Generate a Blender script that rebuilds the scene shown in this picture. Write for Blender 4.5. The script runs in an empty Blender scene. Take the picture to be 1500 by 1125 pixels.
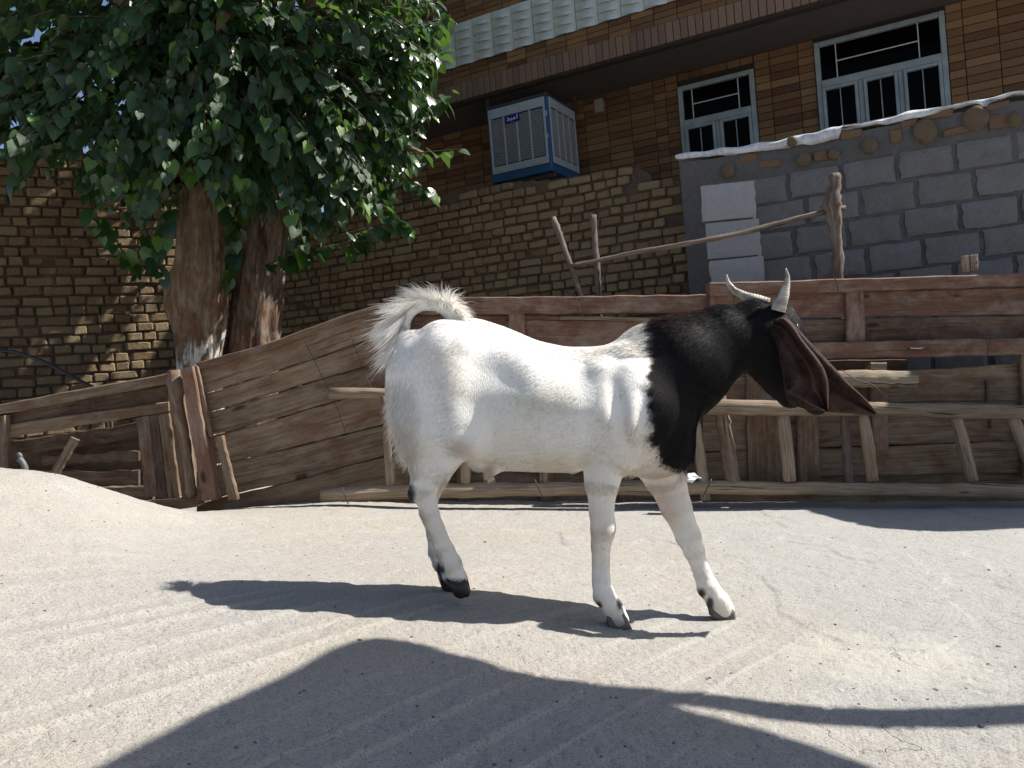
import bpy, bmesh, math, random
import numpy as np
from mathutils import Vector, Matrix
random.seed(7); RNG = np.random.default_rng(11)
SC = bpy.context.scene
COL = SC.collection
# ------------------------------------------------------------------ camera
FPX = 1170.0                       # focal length in photo pixels (1500 wide)
ROLL = math.radians(4.8); PITCH = math.radians(-0.8)
CAM = Vector((0, 0, 0.65))
Rm = Matrix.Rotation(PITCH, 3, 'X') 
F_ = Rm @ Vector((0, 1, 0)); U0 = Rm @ Vector((0, 0, 1)); R0 = Vector((1, 0, 0))
R_ = R0 * math.cos(ROLL) - U0 * math.sin(ROLL)
U_ = R0 * math.sin(ROLL) + U0 * math.cos(ROLL)
cam_d = bpy.data.cameras.new('camera'); cam = bpy.data.objects.new('camera', cam_d); COL.objects.link(cam)
cam_d.sensor_width = 36; cam_d.lens = 36 * FPX / 1500; cam_d.clip_end = 500; cam_d.clip_start = 0.02
m3 = Matrix((R_, U_, -F_)).transposed()
cam.matrix_world = Matrix.Translation(CAM) @ m3.to_4x4()
SC.camera = cam
STREET = Matrix((R_, F_, U_)).transposed().to_4x4(); STREET.translation = CAM   # street axes: x right, y away, z up
# ------------------------------------------------------------------ light
SUN_S = Vector((0.80, 0.08, 1.0)).normalized()                # towards the sun, street axes
sun_w = (STREET.to_3x3() @ SUN_S).normalized()
W = bpy.data.worlds.new('World'); SC.world = W; W.use_nodes = True
nt = W.node_tree; nt.nodes.clear()
sky = nt.nodes.new('ShaderNodeTexSky'); sky.sky_type = 'NISHITA'; sky.sun_disc = False
sky.sun_elevation = math.asin(sun_w.z); sky.sun_rotation = math.atan2(sun_w.x, sun_w.y)
sky.altitude = 1200; sky.air_density = 1.0; sky.dust_density = 3.0
bg = nt.nodes.new('ShaderNodeBackground'); bg.inputs['Strength'].default_value = 0.072
wo = nt.nodes.new('ShaderNodeOutputWorld')
nt.links.new(sky.outputs[0], bg.inputs[0]); nt.links.new(bg.outputs[0], wo.inputs[0])
sl = bpy.data.lights.new('sun', 'SUN'); sl.energy = 4.7; sl.angle = math.radians(0.53); sl.color = (1.0, 0.955, 0.88)
so = bpy.data.objects.new('sun', sl); COL.objects.link(so)
so.rotation_mode = 'QUATERNION'; so.rotation_quaternion = sun_w.to_track_quat('Z', 'Y'); so.location = (6, 2, 8)
SC.view_settings.view_transform = 'Standard'; SC.view_settings.look = 'None'
SC.view_settings.exposure = 0.92; SC.view_settings.gamma = 1; SC.view_settings.use_curve_mapping = False
SC.render.engine = 'CYCLES'; SC.cycles.max_bounces = 4; SC.cycles.diffuse_bounces = 3; SC.cycles.caustics_reflective = False; SC.cycles.caustics_refractive = False; SC.cycles.glossy_bounces = 2; SC.cycles.transmission_bounces = 3

# ------------------------------------------------------------------ coordinates
def cs(px, py, D):                 # photo pixel + distance -> street axes
    return np.array(((px - 750) / FPX * D, D, (562.5 - py) / FPX * D))
def cw(px, py, D):
    return STREET @ Vector(cs(px, py, D))
def to_px(w):                      # world point -> pixel, distance
    v = np.asarray(w, float) - np.array(CAM)
    x = v @ np.array(R_); y = v @ np.array(F_); z = v @ np.array(U_)
    return 750 + FPX * x / y, 562.5 - FPX * z / y, y
class Frame:                       # a plumb wall plane: local x along, y into the wall, z up
    def __init__(s, px, py, D, yaw):
        a = math.radians(yaw); s.o = cw(px, py, D)
        s.X = Vector((math.cos(a), math.sin(a), 0)); s.Y = Vector((-math.sin(a), math.cos(a), 0)); s.Z = Vector((0, 0, 1))
        s.M = Matrix((s.X, s.Y, s.Z)).transposed().to_4x4(); s.M.translation = s.o
    def hit(s, px, py, y=0.0):
        d = STREET.to_3x3() @ Vector(cs(px, py, 1.0)); t = (y - (CAM - s.o).dot(s.Y)) / d.dot(s.Y)
        p = CAM + d * t - s.o
        return p.dot(s.X), p.dot(s.Z)
    def world(s, u, y, v): return s.M @ Vector((u, y, v))

# ------------------------------------------------------------------ noise
def vnoise(p, seed=0):             # smooth value noise, p (...,3)
    p = np.asarray(p, float); i = np.floor(p).astype(np.int64); f = p - i; f = f * f * (3 - 2 * f)
    def h(x, y, z):
        n = (x * 374761393 + y * 668265263 + z * 2147483647 + seed * 974634777) & 0xffffffff
        n = ((n ^ (n >> 13)) * 1274126177) & 0xffffffff
        return ((n ^ (n >> 16)) & 0xffffff) / float(0xffffff)
    r = 0
    for a in (0, 1):
        for b in (0, 1):
            for c in (0, 1):
                w = (f[..., 0] if a else 1 - f[..., 0]) * (f[..., 1] if b else 1 - f[..., 1]) * (f[..., 2] if c else 1 - f[..., 2])
                r = r + w * h(i[..., 0] + a, i[..., 1] + b, i[..., 2] + c)
    return r * 2 - 1
def fbm(p, o=4, seed=0):
    p = np.asarray(p, float); s = 0; a = .5
    for k in range(o): s = s + a * vnoise(p * 2 ** k, seed + k); a *= .5
    return s

# ------------------------------------------------------------------ objects
def mesh(name, v, f, smooth=False):
    m = bpy.data.meshes.new(name); m.from_pydata([tuple(map(float, q)) for q in v], [], f); m.update()
    if smooth: m.polygons.foreach_set('use_smooth', [True] * len(m.polygons))
    return m
def fastmesh(name, v, faces_flat, n_per, smooth=False):   # equal-sized polygons from arrays
    m = bpy.data.meshes.new(name); v = np.ascontiguousarray(v, dtype=np.float32); faces_flat = np.ascontiguousarray(faces_flat, dtype=np.int32)
    m.vertices.add(len(v)); m.vertices.foreach_set('co', v.ravel())
    nf = len(faces_flat) // n_per; m.loops.add(len(faces_flat)); m.loops.foreach_set('vertex_index', faces_flat)
    m.polygons.add(nf); m.polygons.foreach_set('loop_start', np.arange(nf, dtype=np.int32) * n_per)
    m.update(calc_edges=True); m.validate()
    if smooth: m.polygons.foreach_set('use_smooth', [True] * len(m.polygons))
    return m
def link(name, me, mat=None, parent=None, loc=None):
    o = bpy.data.objects.new(name, me); COL.objects.link(o)
    if mat is not None and me is not None and len(me.materials) == 0: me.materials.append(mat)
    if parent is not None: o.parent = parent
    if loc is not None: o.location = loc
    return o
def tag(o, label, cat, group=None, kind=None):
    o['label'] = label; o['category'] = cat
    if group: o['group'] = group
    if kind: o['kind'] = kind
    return o
def thing(name, label, cat, M, group=None):
    o = bpy.data.objects.new(name, None); COL.objects.link(o); o.matrix_world = M; o.empty_display_size = .1
    return tag(o, label, cat, group)
def street_M(p):                   # street-axes frame placed at street point p
    M = STREET.copy(); M.translation = STREET @ Vector(p); return M
def structure(name, me, mat, parent=None):
    o = link(name, me, mat, parent); o['kind'] = 'structure'; return o

def cbox(sx, sy, sz, ch=.004, jit=0.0, rng=random):   # chamfered box, 44 triangles
    vs = []; idx = {}
    for a in (-1, 1):
        for b in (-1, 1):
            for c in (-1, 1):
                j = [rng.uniform(-jit, jit) for _ in range(3)]
                for k in range(3):
                    e = [ch, ch, ch]; e[k] = 0
                    idx[(a, b, c, k)] = len(vs)
                    vs.append((a * (sx / 2 - e[0]) + j[0], b * (sy / 2 - e[1]) + j[1], c * (sz / 2 - e[2]) + j[2]))
    fs = []
    for k in range(3):
        o1, o2 = [(1, 2), (2, 0), (0, 1)][k]
        for s in (-1, 1):
            q = []
            for p, r in ((-1, -1), (1, -1), (1, 1), (-1, 1)):
                t = [0, 0, 0]; t[k] = s; t[o1] = p; t[o2] = r; q.append(idx[(*t, k)])
            fs.append(q if s > 0 else q[::-1])
    for k in range(3):             # edges along axis k
        o1, o2 = [(1, 2), (2, 0), (0, 1)][k]
        for p in (-1, 1):
            for r in (-1, 1):
                A = [0, 0, 0]; A[o1] = p; A[o2] = r; B = list(A); A[k] = -1; B[k] = 1
                q = [idx[(*A, o1)], idx[(*B, o1)], idx[(*B, o2)], idx[(*A, o2)]]
                fs.append(q if p * r < 0 else q[::-1])
    for a in (-1, 1):
        for b in (-1, 1):
            for c in (-1, 1):
                q = [idx[(a, b, c, 0)], idx[(a, b, c, 1)], idx[(a, b, c, 2)]]
                fs.append(q if a * b * c > 0 else q[::-1])
    return vs, fs
class MB:                          # mesh builder joining shapes into one mesh
    def __init__(s): s.v = []; s.f = []; s.uv = []
    def add(s, v, f, M=None):
        n = len(s.v)
        if M is not None: v = [M @ Vector(q) for q in v]
        s.v += [tuple(q) for q in v]; s.f += [[i + n for i in q] for q in f]; return s
    def box(s, x0, x1, y0, y1, z0, z1, ch=.003, jit=0):
        v, f = cbox(x1 - x0, y1 - y0, z1 - z0, ch, jit)
        return s.add(v, f, Matrix.Translation(((x0 + x1) / 2, (y0 + y1) / 2, (z0 + z1) / 2)))
    def build(s, name, mat, parent=None, smooth=False):
        return link(name, mesh(name, s.v, s.f, smooth), mat, parent)
def pieces(name, protos, items, mat, parent, limit=300, key=None):
    """items: (prototype index, local matrix). The first `limit` by key are objects, the rest one joined stuff part."""
    if key: items = sorted(items, key=key)
    for i, M in items[:limit]:
        o = bpy.data.objects.new(name, protos[i]); COL.objects.link(o); o.parent = parent; o.matrix_local = M
    rest = items[limit:]
    if rest:
        V = []; FF = []; n = 0; base = [(np.array([v.co[:] for v in p.vertices]), [list(q.vertices) for q in p.polygons]) for p in protos]
        for i, M in rest:
            A = np.array(M); b, fs = base[i]; V.append(b @ A[:3, :3].T + A[:3, 3]); FF += [[k + n for k in q] for q in fs]; n += len(b)
        me = mesh(name + '_mass', np.vstack(V), FF); me.materials.append(mat)
        o = link(name + '_mass', me, None, parent); o['kind'] = 'stuff'
        if protos[0].polygons[0].use_smooth: me.polygons.foreach_set('use_smooth', [True] * len(me.polygons))
        return o

def tube(pts, rad, n=10, seed=0, rough=0.0, cap=True, uvlen=True):
    """lofted tube through pts with radii; returns verts, faces"""
    pts = np.asarray(pts, float); m = len(pts); vs = []; fs = []
    T = np.gradient(pts, axis=0); T /= np.linalg.norm(T, axis=1)[:, None]
    up = np.array([0, 0, 1.0]) if abs(T[0][2]) < .9 else np.array([0, 1.0, 0])
    a = np.cross(T[0], up); a /= np.linalg.norm(a)
    for i in range(m):
        a = a - T[i] * a.dot(T[i]); a /= np.linalg.norm(a); b = np.cross(T[i], a)
        for k in range(n):
            t = 2 * math.pi * k / n; d = a * math.cos(t) + b * math.sin(t)
            r = rad[i]
            if rough: r *= 1 + rough * float(vnoise(np.array([d[0] * 1.7 + seed * 7, d[1] * 1.7 + d[2], i * .6]), seed))
            vs.append(pts[i] + d * r)
    for i in range(m - 1):
        for k in range(n):
            k2 = (k + 1) % n; fs.append([i * n + k, i * n + k2, (i + 1) * n + k2, (i + 1) * n + k])
    if cap:
        fs.append(list(range(n))[::-1]); fs.append([(m - 1) * n + k for k in range(n)])
    return vs, fs
def resample(P, n):
    P = np.asarray(P, float); d = np.r_[0, np.cumsum(np.linalg.norm(np.diff(P[:, :3], axis=0), axis=1))]
    # smooth Catmull-Rom like by cubic through numpy interp of smoothed points
    t = np.linspace(0, d[-1], n); Q = np.array([np.interp(t, d, P[:, k]) for k in range(P.shape[1])]).T
    for _ in range(2):
        Q[1:-1] = Q[1:-1] * .5 + (Q[:-2] + Q[2:]) * .25
    return Q

# ------------------------------------------------------------------ materials
class NT:
    def __init__(s, name):
        s.m = bpy.data.materials.new(name); s.m.use_nodes = True; s.t = s.m.node_tree; s.t.nodes.clear()
        s.out = s.n('ShaderNodeOutputMaterial'); s.b = s.n('ShaderNodeBsdfPrincipled'); s.l(s.b.outputs[0], s.out.inputs[0])
    def n(s, k, **kw):
        q = s.t.nodes.new(k)
        for a, v in kw.items(): setattr(q, a, v)
        return q
    def l(s, a, b): s.t.links.new(a, b)
    def setv(s, sock, v):
        if isinstance(v, bpy.types.NodeSocket): s.l(v, sock)
        else: sock.default_value = v
    def coord(s, kind='Object', scale=(1, 1, 1), off=None):
        c = s.n('ShaderNodeTexCoord'); m = s.n('ShaderNodeMapping'); s.l(c.outputs[kind], m.inputs[0]); m.inputs['Scale'].default_value = scale
        if off is not None: s.l(off, m.inputs['Location'])
        return m.outputs[0]
    def rnd(s):                    # random number per object and per loose piece
        a = s.n('ShaderNodeObjectInfo').outputs['Random']; b = s.n('ShaderNodeNewGeometry').outputs['Random Per Island']
        return s.math('FRACT', s.math('ADD', a, b))
    def math(s, op, a, b=0.0, c=None):
        q = s.n('ShaderNodeMath', operation=op); s.setv(q.inputs[0], a); s.setv(q.inputs[1], b)
        if c is not None: s.setv(q.inputs[2], c)
        return q.outputs[0]
    def noise(s, vec, scale, detail=4, rough=.55, dist=0.0):
        q = s.n('ShaderNodeTexNoise'); s.l(vec, q.inputs['Vector']); q.inputs['Scale'].default_value = scale
        q.inputs['Detail'].default_value = detail; q.inputs['Roughness'].default_value = rough; q.inputs['Distortion'].default_value = dist
        return q.outputs[0]
    def voro(s, vec, scale, feature='F1', out='Distance'):
        q = s.n('ShaderNodeTexVoronoi', feature=feature); s.l(vec, q.inputs['Vector']); q.inputs['Scale'].default_value = scale
        return q.outputs[out]
    def ramp(s, fac, stops, interp='LINEAR'):
        q = s.n('ShaderNodeValToRGB'); q.color_ramp.interpolation = interp; s.setv(q.inputs[0], fac)
        e = q.color_ramp.elements
        while len(e) < len(stops): e.new(0.5)
        for el, (p, c) in zip(e, stops):
            el.position = p; el.color = (c, c, c, 1) if not hasattr(c, '__len__') else (*c[:3], 1)
        return q.outputs[0]
    def mix(s, fac, a, b, mode='MIX'):
        q = s.n('ShaderNodeMix', data_type='RGBA', blend_type=mode); s.setv(q.inputs[0], fac)
        for k, v in ((6, a), (7, b)):
            if isinstance(v, bpy.types.NodeSocket): s.l(v, q.inputs[k])
            else: q.inputs[k].default_value = (*v[:3], 1)
        return q.outputs[2]
    def bump(s, h, dist=.01, strength=1.0, normal=None):
        q = s.n('ShaderNodeBump'); s.l(h, q.inputs['Height']); q.inputs['Distance'].default_value = dist; q.inputs['Strength'].default_value = strength
        if normal is not None: s.l(normal, q.inputs['Normal'])
        return q.outputs[0]
    def done(s, color, rough=.9, normal=None, spec=None, metallic=None):
        s.setv(s.b.inputs['Base Color'], color if isinstance(color, bpy.types.NodeSocket) else (*color, 1)); s.setv(s.b.inputs['Roughness'], rough)
        if normal is not None: s.l(normal, s.b.inputs['Normal'])
        if spec is not None: s.b.inputs['Specular IOR Level'].default_value = spec
        if metallic is not None: s.b.inputs['Metallic'].default_value = metallic
        return s.m
def combine(t, x):
    q = t.n('ShaderNodeCombineXYZ')
    for k in range(3): t.l(t.math('MULTIPLY', x, (37.0, 91.0, 13.0)[k]), q.inputs[k])
    return q.outputs[0]
def m_masonry(name, cols, grain=60, bump=.004, spots=.25):
    t = NT(name); r = t.rnd(); v = t.coord('Object', off=combine(t, r)); v2 = t.coord('Object')
    c = t.ramp(r, [(i / (len(cols) - 1), k) for i, k in enumerate(cols)])
    n1 = t.noise(v, 9, 5); n2 = t.noise(v, grain, 4, .7)
    c = t.mix(t.ramp(n1, [(.35, .0), (.75, spots)]), c, (.12, .085, .06))
    c = t.mix(t.ramp(n2, [(.45, 0.), (.7, .35)]), c, tuple(min(1, k * 1.5) for k in cols[len(cols) // 2]))
    h = t.math('ADD', t.math('MULTIPLY', n1, 1.6), n2)
    return t.done(c, .93, t.bump(h, bump), .25)
def m_wood(name, dark, light, stain=(.1, .04, .025), stain_amt=.35, paint=None, paint_amt=0.0, bump=.003, dust=.25, crack=.45):
    """grain runs along UV u (metres)"""
    t = NT(name); r = t.rnd(); off = combine(t, r)
    v = t.coord('UV', (1.1, 14, 1), off); vf = t.coord('UV', (2.5, 130, 1), off); vb = t.coord('UV', (3.2, 6, 1), off)
    r2 = t.math('FRACT', t.math('MULTIPLY', r, 7.31)); light = tuple(light); g1 = t.noise(v, 2.2, 6, .62, 1.2); g2 = t.noise(vf, 1.6, 3, .6); b = t.noise(vb, 1.3, 5, .6, .6)
    c = t.mix(t.ramp(g1, [(.3, 0.), (.68, 1.)]), dark, light)
    c = t.mix(t.ramp(r, [(0., 0.), (1., .35)]), c, tuple(k * .6 for k in dark))
    c = t.mix(t.ramp(r2, [(.45, 0.), (1., .45)]), c, (light[0] * 1.15, light[1] * 1.05, light[2] * .92))
    c = t.mix(t.math('MULTIPLY', t.ramp(g2, [(.35, 1.), (.55, 0.)]), .55), c, tuple(k * .35 for k in dark))
    c = t.mix(t.math('MULTIPLY', t.ramp(b, [(.48, 0.), (.62, 1.)]), stain_amt), c, stain)
    if paint:
        pm = t.noise(t.coord('UV', (5, 22, 1), off), 1.2, 6, .75, .4)
        c = t.mix(t.math('MULTIPLY', t.ramp(pm, [(.42, 0.), (.52, 1.)]), paint_amt), c, paint)
    dn = t.noise(t.coord('UV', (3, 5, 1), off), 2.1, 5, .7)
    c = t.mix(t.math('MULTIPLY', t.ramp(dn, [(.45, 0.), (.7, 1.)]), dust), c, (.42, .37, .30))
    ck = t.noise(t.coord('UV', (1.6, 38, 1), off), 1.7, 3, .5, .3); ckm = t.math('MULTIPLY', t.ramp(ck, [(.30, 1.), (.35, 0.)]), crack)
    c = t.mix(ckm, c, tuple(k * .12 for k in dark))
    kn = t.voro(t.coord('UV', (2.2, 6, 1), off), 1.0)
    c = t.mix(t.ramp(kn, [(.05, .85), (.10, .0)]), c, tuple(k * .3 for k in dark))
    h = t.math('SUBTRACT', t.math('ADD', t.math('MULTIPLY', g1, .8), t.math('MULTIPLY', g2, 1.1)), t.math('MULTIPLY', ckm, 1.5))
    return t.done(c, .82, t.bump(h, bump, .9), .3)
def m_plain(name, col, rough=.6, noise=.15, scale=12, metallic=None, spec=None, bump=0.0):
    t = NT(name); v = t.coord('Object'); n = t.noise(v, scale, 5, .65)
    c = t.mix(t.ramp(n, [(.35, 0.), (.7, noise * 2)]), col, tuple(k * .45 for k in col))
    return t.done(c, rough, t.bump(n, bump) if bump else None, spec, metallic)

MUD = m_masonry('sun_dried_brick', [(.13, .084, .048), (.20, .145, .084), (.23, .172, .103), (.18, .131, .078), (.15, .09, .055)], 55, .007, .3)
MORTAR = m_masonry('mud_mortar', [(.085, .062, .044), (.10, .076, .054)], 40, .012, .35)
FACE = m_masonry('facing_brick', [(.15, .082, .040), (.20, .118, .060), (.062, .028, .018), (.175, .10, .050), (.098, .042, .024), (.22, .135, .072), (.05, .023, .015)], 90, .0015, .12)
SOLD = m_masonry('soldier_brick', [(.15, .095, .072), (.19, .125, .09), (.13, .085, .07)], 90, .0015, .12)
JOINT = m_plain('dark_joint', (.03, .02, .016), .95, .2, 20)
WTILE = m_plain('white_tile', (.50, .53, .52), .45, .08, 5)
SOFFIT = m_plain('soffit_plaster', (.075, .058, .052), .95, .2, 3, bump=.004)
BLOCK = m_masonry('cement_block', [(.135, .137, .14), (.175, .178, .182), (.148, .15, .153)], 110, .006, .45)
PALE_BLOCK = m_masonry('pale_cement_block', [(.26, .27, .28), (.32, .32, .33)], 110, .005, .12)
CEMENT = m_masonry('cement_mortar', [(.085, .087, .092), (.10, .102, .106)], 30, .012, .4)
ORANGE = m_masonry('orange_brick', [(.16, .10, .06), (.14, .09, .06)], 60, .006, .35)
W_GREY = m_wood('weathered_plank', (.095, .06, .038), (.30, .215, .142), stain=(.11, .045, .022), stain_amt=.6, dust=.22)
W_RED = m_wood('red_painted_wood', (.11, .06, .04), (.26, .165, .115), stain=(.10, .042, .028), stain_amt=.5, paint=(.15, .06, .04), paint_amt=.55, dust=.35)
W_DARK = m_wood('dark_brown_plank', (.05, .03, .02), (.155, .10, .065), stain=(.06, .028, .018), stain_amt=.8, dust=.18)
W_PALE = m_wood('pale_ladder_wood', (.17, .125, .085), (.42, .335, .24), stain=(.20, .12, .065), stain_amt=.5, dust=.2, bump=.006, crack=.8)
W_LOG = m_wood('log_wood', (.16, .11, .075), (.34, .26, .18), stain_amt=.4, dust=.15, bump=.006, crack=.8)
STICK = m_wood('branch_wood', (.075, .052, .042), (.24, .19, .155), stain_amt=.5, bump=.007, dust=.2, crack=.7)
BLACKP = m_plain('black_plastic', (.012, .012, .013), .4, .1)
IRON = m_plain('rusty_iron', (.07, .045, .035), .7, .4, 40)
PAINTF = m_plain('pale_blue_frame_paint', (.25, .30, .325), .5, .3, 8)
BLUEM = m_plain('blue_cooler_paint', (.02, .085, .20), .4, .25, 9)
WHITEM = m_plain('white_cooler_paint', (.34, .37, .42), .45, .2, 7)
BADGE = m_plain('badge_blue', (.012, .012, .17), .3, .05)
LETTER = m_plain('badge_lettering', (.55, .55, .6), .4, .02)
DARKIN = m_plain('dark_cooler_pad', (.03, .022, .02), .95, .3, 30)
def m_glass():
    t = NT('dark_window_glass'); return t.done((.002, .002, .0022), .06, None, .03)
GLASS = m_glass()
# ================================================================== ground
def tps(pts, vals):
    P = np.array(pts, float); n = len(P)
    def K(A, B):
        r2 = ((A[:, None] - B[None]) ** 2).sum(-1); return r2 * np.log(r2 + 1e-9) * .5
    A = np.zeros((n + 3, n + 3)); A[:n, :n] = K(P, P) + np.eye(n) * .002; A[:n, n] = 1; A[:n, n + 1:] = P; A[n, :n] = 1; A[n + 1:, :n] = P.T
    w = np.linalg.solve(A, np.r_[vals, 0, 0, 0])
    def f(x, y):
        x = np.asarray(x, float); sh = x.shape; Q = np.c_[x.ravel(), np.asarray(y, float).ravel()]; out = np.empty(len(Q))
        for i in range(0, len(Q), 40000):
            q = Q[i:i + 40000]; out[i:i + 40000] = K(q, P) @ w[:n] + w[n] + q @ w[n + 1:]
        return out.reshape(sh)
    return f
_g = []
for px, py, D in ((0, 685, 2.9), (60, 690, 2.9), (100, 702, 2.9), (140, 724, 2.9), (180, 748, 2.9), (0, 760, 2.3), (0, 850, 1.9), (0, 1000, 1.45), (0, 1120, 1.2),
                  (250, 800, 2.6), (400, 745, 3.9), (300, 748, 3.9), (260, 850, 2.1), (500, 1125, 1.27), (905, 922, 2.0), (1055, 907, 2.16), (672, 872, 2.12), (560, 744, 3.98), (700, 746, 3.98), (1000, 746, 3.98), (1250, 746, 3.98), (1500, 746, 3.98)):
    c = cs(px, py, D); _g.append((c[0], c[1], c[2]))
_g += [(-2.3, 3.9, -.66), (-4, 3.2, -.27), (-4, 1.5, -.33), (-4.2, 4.6, -.6), (-2.5, 1.0, -.42), (-8, 2, -.3), (-8, 6, -.6), (-3, 8, -.62), (0, 8, -.6), (-.9, 4.1, -.608),
       (3, 1, -.63), (3, 3, -.62), (5, 2, -.62), (5, 8, -.6), (0, .3, -.62), (1.5, .4, -.62), (9, 3, -.6), (0, 13, -.6), (-8, 13, -.6), (8, 13, -.6), (0, -4, -.62), (6, -4, -.6), (-6, -4, -.4), (1.2, 1.5, -.625), (1.2, 3, -.62)]
_tps = tps([(a, b) for a, b, c in _g], [c for a, b, c in _g])
GV = np.array((.64, .77))           # groove direction on the ground (towards the right and away)
def gz(x, y): return _tps(np.clip(x, -9, 10), np.clip(y, -4, 13))
def ground_detail(x, y):
    x = np.asarray(x, float); y = np.asarray(y, float)
    q = x * GV[1] - y * GV[0]       # across the grooves
    qq = q + .006 * fbm(np.stack([x * 2, y * 2, 0 * x], -1), 3, 3)
    s = qq / .115 + .35 * np.sin(qq * 7.3) + .25 * np.sin(qq * 17.1); fr = s - np.floor(s); cell = np.floor(s)
    amp = .08 + 1.15 * np.abs(vnoise(np.stack([cell * 3.3 + .5, (x + y) * .8, 0 * x], -1), 9)) ** 1.2
    prof = .0115 * np.where(fr < .90, (fr / .90) ** 2.2, 1 - (fr - .90) / .10) - .004
    mask = 1 / (1 + np.exp((x - .42 - .25 * (y - 1.3)) * 9)) / (1 + np.exp((y - 2.15 - .18 * np.sin(x * 3)) * 7))
    n = fbm(np.stack([x * 3, y * 3, 0 * x], -1), 4, 21) * .006
    n2 = fbm(np.stack([x * 28, y * 28, 0 * x], -1), 4, 31) * .0026
    pit = vnoise(np.stack([x * 85, y * 85, 0 * x], -1), 41); pit = -np.clip(pit - .45, 0, 1) * .006
    st = vnoise(np.stack([x * 2.1 + 5, y * 2.4, 0 * x], -1), 51) + .25 * vnoise(np.stack([x * 9, y * 9, 0 * x], -1), 52)
    step = .0045 / (1 + np.exp(-np.clip((st - .12) * 130, -50, 50))) * (1 - mask) * (x > .2)   # flaked top layer of the slab
    lump = .022 * fbm(np.stack([x * 2.6, y * 2.6, 0 * x], -1), 4, 61) * np.clip((-x - .9) / .5, 0, 1) * np.clip((y - 1.9) / .5, 0, 1)
    return prof * amp * mask + n + n2 + pit + step + lump
def geo(a, b, n, k):                # dense start, coarse end
    t = np.linspace(0, 1, n); return a + (b - a) * (np.exp(k * t) - 1) / (math.exp(k) - 1)
ys = np.r_[-30, -12, -5, -2, 0, .4, .7, np.exp(np.linspace(math.log(.95), math.log(4.3), 560)), geo(4.32, 60, 30, 4)]
ts = np.r_[-12, -5, -2.4, -1.5, -1.1, np.linspace(-.78, .78, 640), 1.1, 1.5, 2.4, 5, 12]
Y = np.repeat(ys[:, None], len(ts), 1); X = ts[None] * np.maximum(np.abs(Y), 1.2)
fade = np.clip((5 - Y) / .8, 0, 1) * np.clip((Y - .6) / .2, 0, 1) * np.clip((.9 - np.abs(ts)[None]) / .1, 0, 1)
Zg = gz(X, Y) + ground_detail(X, Y) * fade
V = np.stack([X, Y, Zg], -1).reshape(-1, 3)
V = V @ np.array((R_, F_, U_)) + np.array(CAM)
ny, nx = Y.shape; ii = (np.arange(ny - 1)[:, None] * nx + np.arange(nx - 1)[None]).ravel()
Q = np.stack([ii, ii + 1, ii + nx + 1, ii + nx], -1).ravel()
def m_ground():
    t = NT('street_concrete'); v = t.coord('Object')
    n1 = t.noise(v, 1.3, 6, .6); n2 = t.noise(v, 7, 6, .7); n3 = t.noise(v, 210, 3, .75); n4 = t.noise(v, 52, 6, .8)
    c = t.mix(t.ramp(n1, [(.38, 0.), (.62, 1.)]), (.42, .385, .335), (.40, .385, .36))
    sx = t.n('ShaderNodeSeparateXYZ'); t.l(v, sx.inputs[0])
    side = t.math('ADD', sx.outputs[0], t.math('MULTIPLY', t.math('SUBTRACT', n1, .5), 2.2))
    c = t.mix(t.math('MULTIPLY', t.ramp(side, [(.0, 0.), (1., 1.)]), .8), c, (.40, .40, .385))      # the greyer screed to the right
    c = t.mix(t.ramp(n2, [(.45, 0.), (.75, .5)]), c, (.36, .335, .30))
    c = t.mix(t.ramp(n2, [(.25, .55), (.42, .0)]), c, (.55, .52, .47))
    c = t.mix(t.ramp(n3, [(.52, 0.), (.63, .8)]), c, (.20, .18, .155))
    c = t.mix(t.ramp(n3, [(.26, .4), (.38, .0)]), c, (.56, .53, .48))
    c = t.mix(t.math('MULTIPLY', t.ramp(n4, [(.57, 0.), (.67, .75)]), t.ramp(n2, [(.40, .25), (.60, 1.)])), c, (.25, .225, .195))
    # pale cement smear and fine cracks on the right
    mp = t.n('ShaderNodeMapping'); t.l(t.n('ShaderNodeTexCoord').outputs['Object'], mp.inputs[0])
    sm = cw(1310, 960, 1.83); mp.inputs['Location'].default_value = (-sm.x, -sm.y, 0)
    g = t.n('ShaderNodeVectorMath', operation='MULTIPLY'); t.l(mp.outputs[0], g.inputs[0]); g.inputs[1].default_value = (3.6, 4.6, 0)
    ln = t.n('ShaderNodeVectorMath', operation='LENGTH'); t.l(g.outputs[0], ln.inputs[0])
    smear = t.math('ADD', ln.outputs['Value'], t.math('MULTIPLY', t.math('SUBTRACT', t.noise(v, 5, 6, .65), .5), 2.6))
    c = t.mix(t.ramp(smear, [(.35, .5), (.95, 0.)]), c, (.56, .53, .46))
    vd = t.n('ShaderNodeVectorMath', operation='ADD'); t.l(v, vd.inputs[0])
    nn = t.n('ShaderNodeTexNoise'); t.l(v, nn.inputs['Vector']); nn.inputs['Scale'].default_value = 4; nn.inputs['Detail'].default_value = 5
    t.l(nn.outputs['Color'], vd.inputs[1])
    cr = t.voro(vd.outputs[0], 1.35, 'DISTANCE_TO_EDGE')
    crk = t.math('MULTIPLY', t.ramp(cr, [(.0, 1.), (.008, 0.)]), t.math('MULTIPLY', t.ramp(t.noise(v, 2.2, 2), [(.54, 0.), (.62, .45)]), t.ramp(sx.outputs[0], [(.3, 0.), (.6, 1.)])))
    c = t.mix(crk, c, (.10, .09, .08))
    h = t.math('ADD', t.math('MULTIPLY', n3, .7), t.math('MULTIPLY', n4, 1.6)); h = t.math('SUBTRACT', h, t.math('MULTIPLY', crk, 2.))
    return t.done(c, .92, t.bump(h, .0060, .9), .3)
structure('ground', fastmesh('ground', V, Q, 4, True), m_ground())

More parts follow.
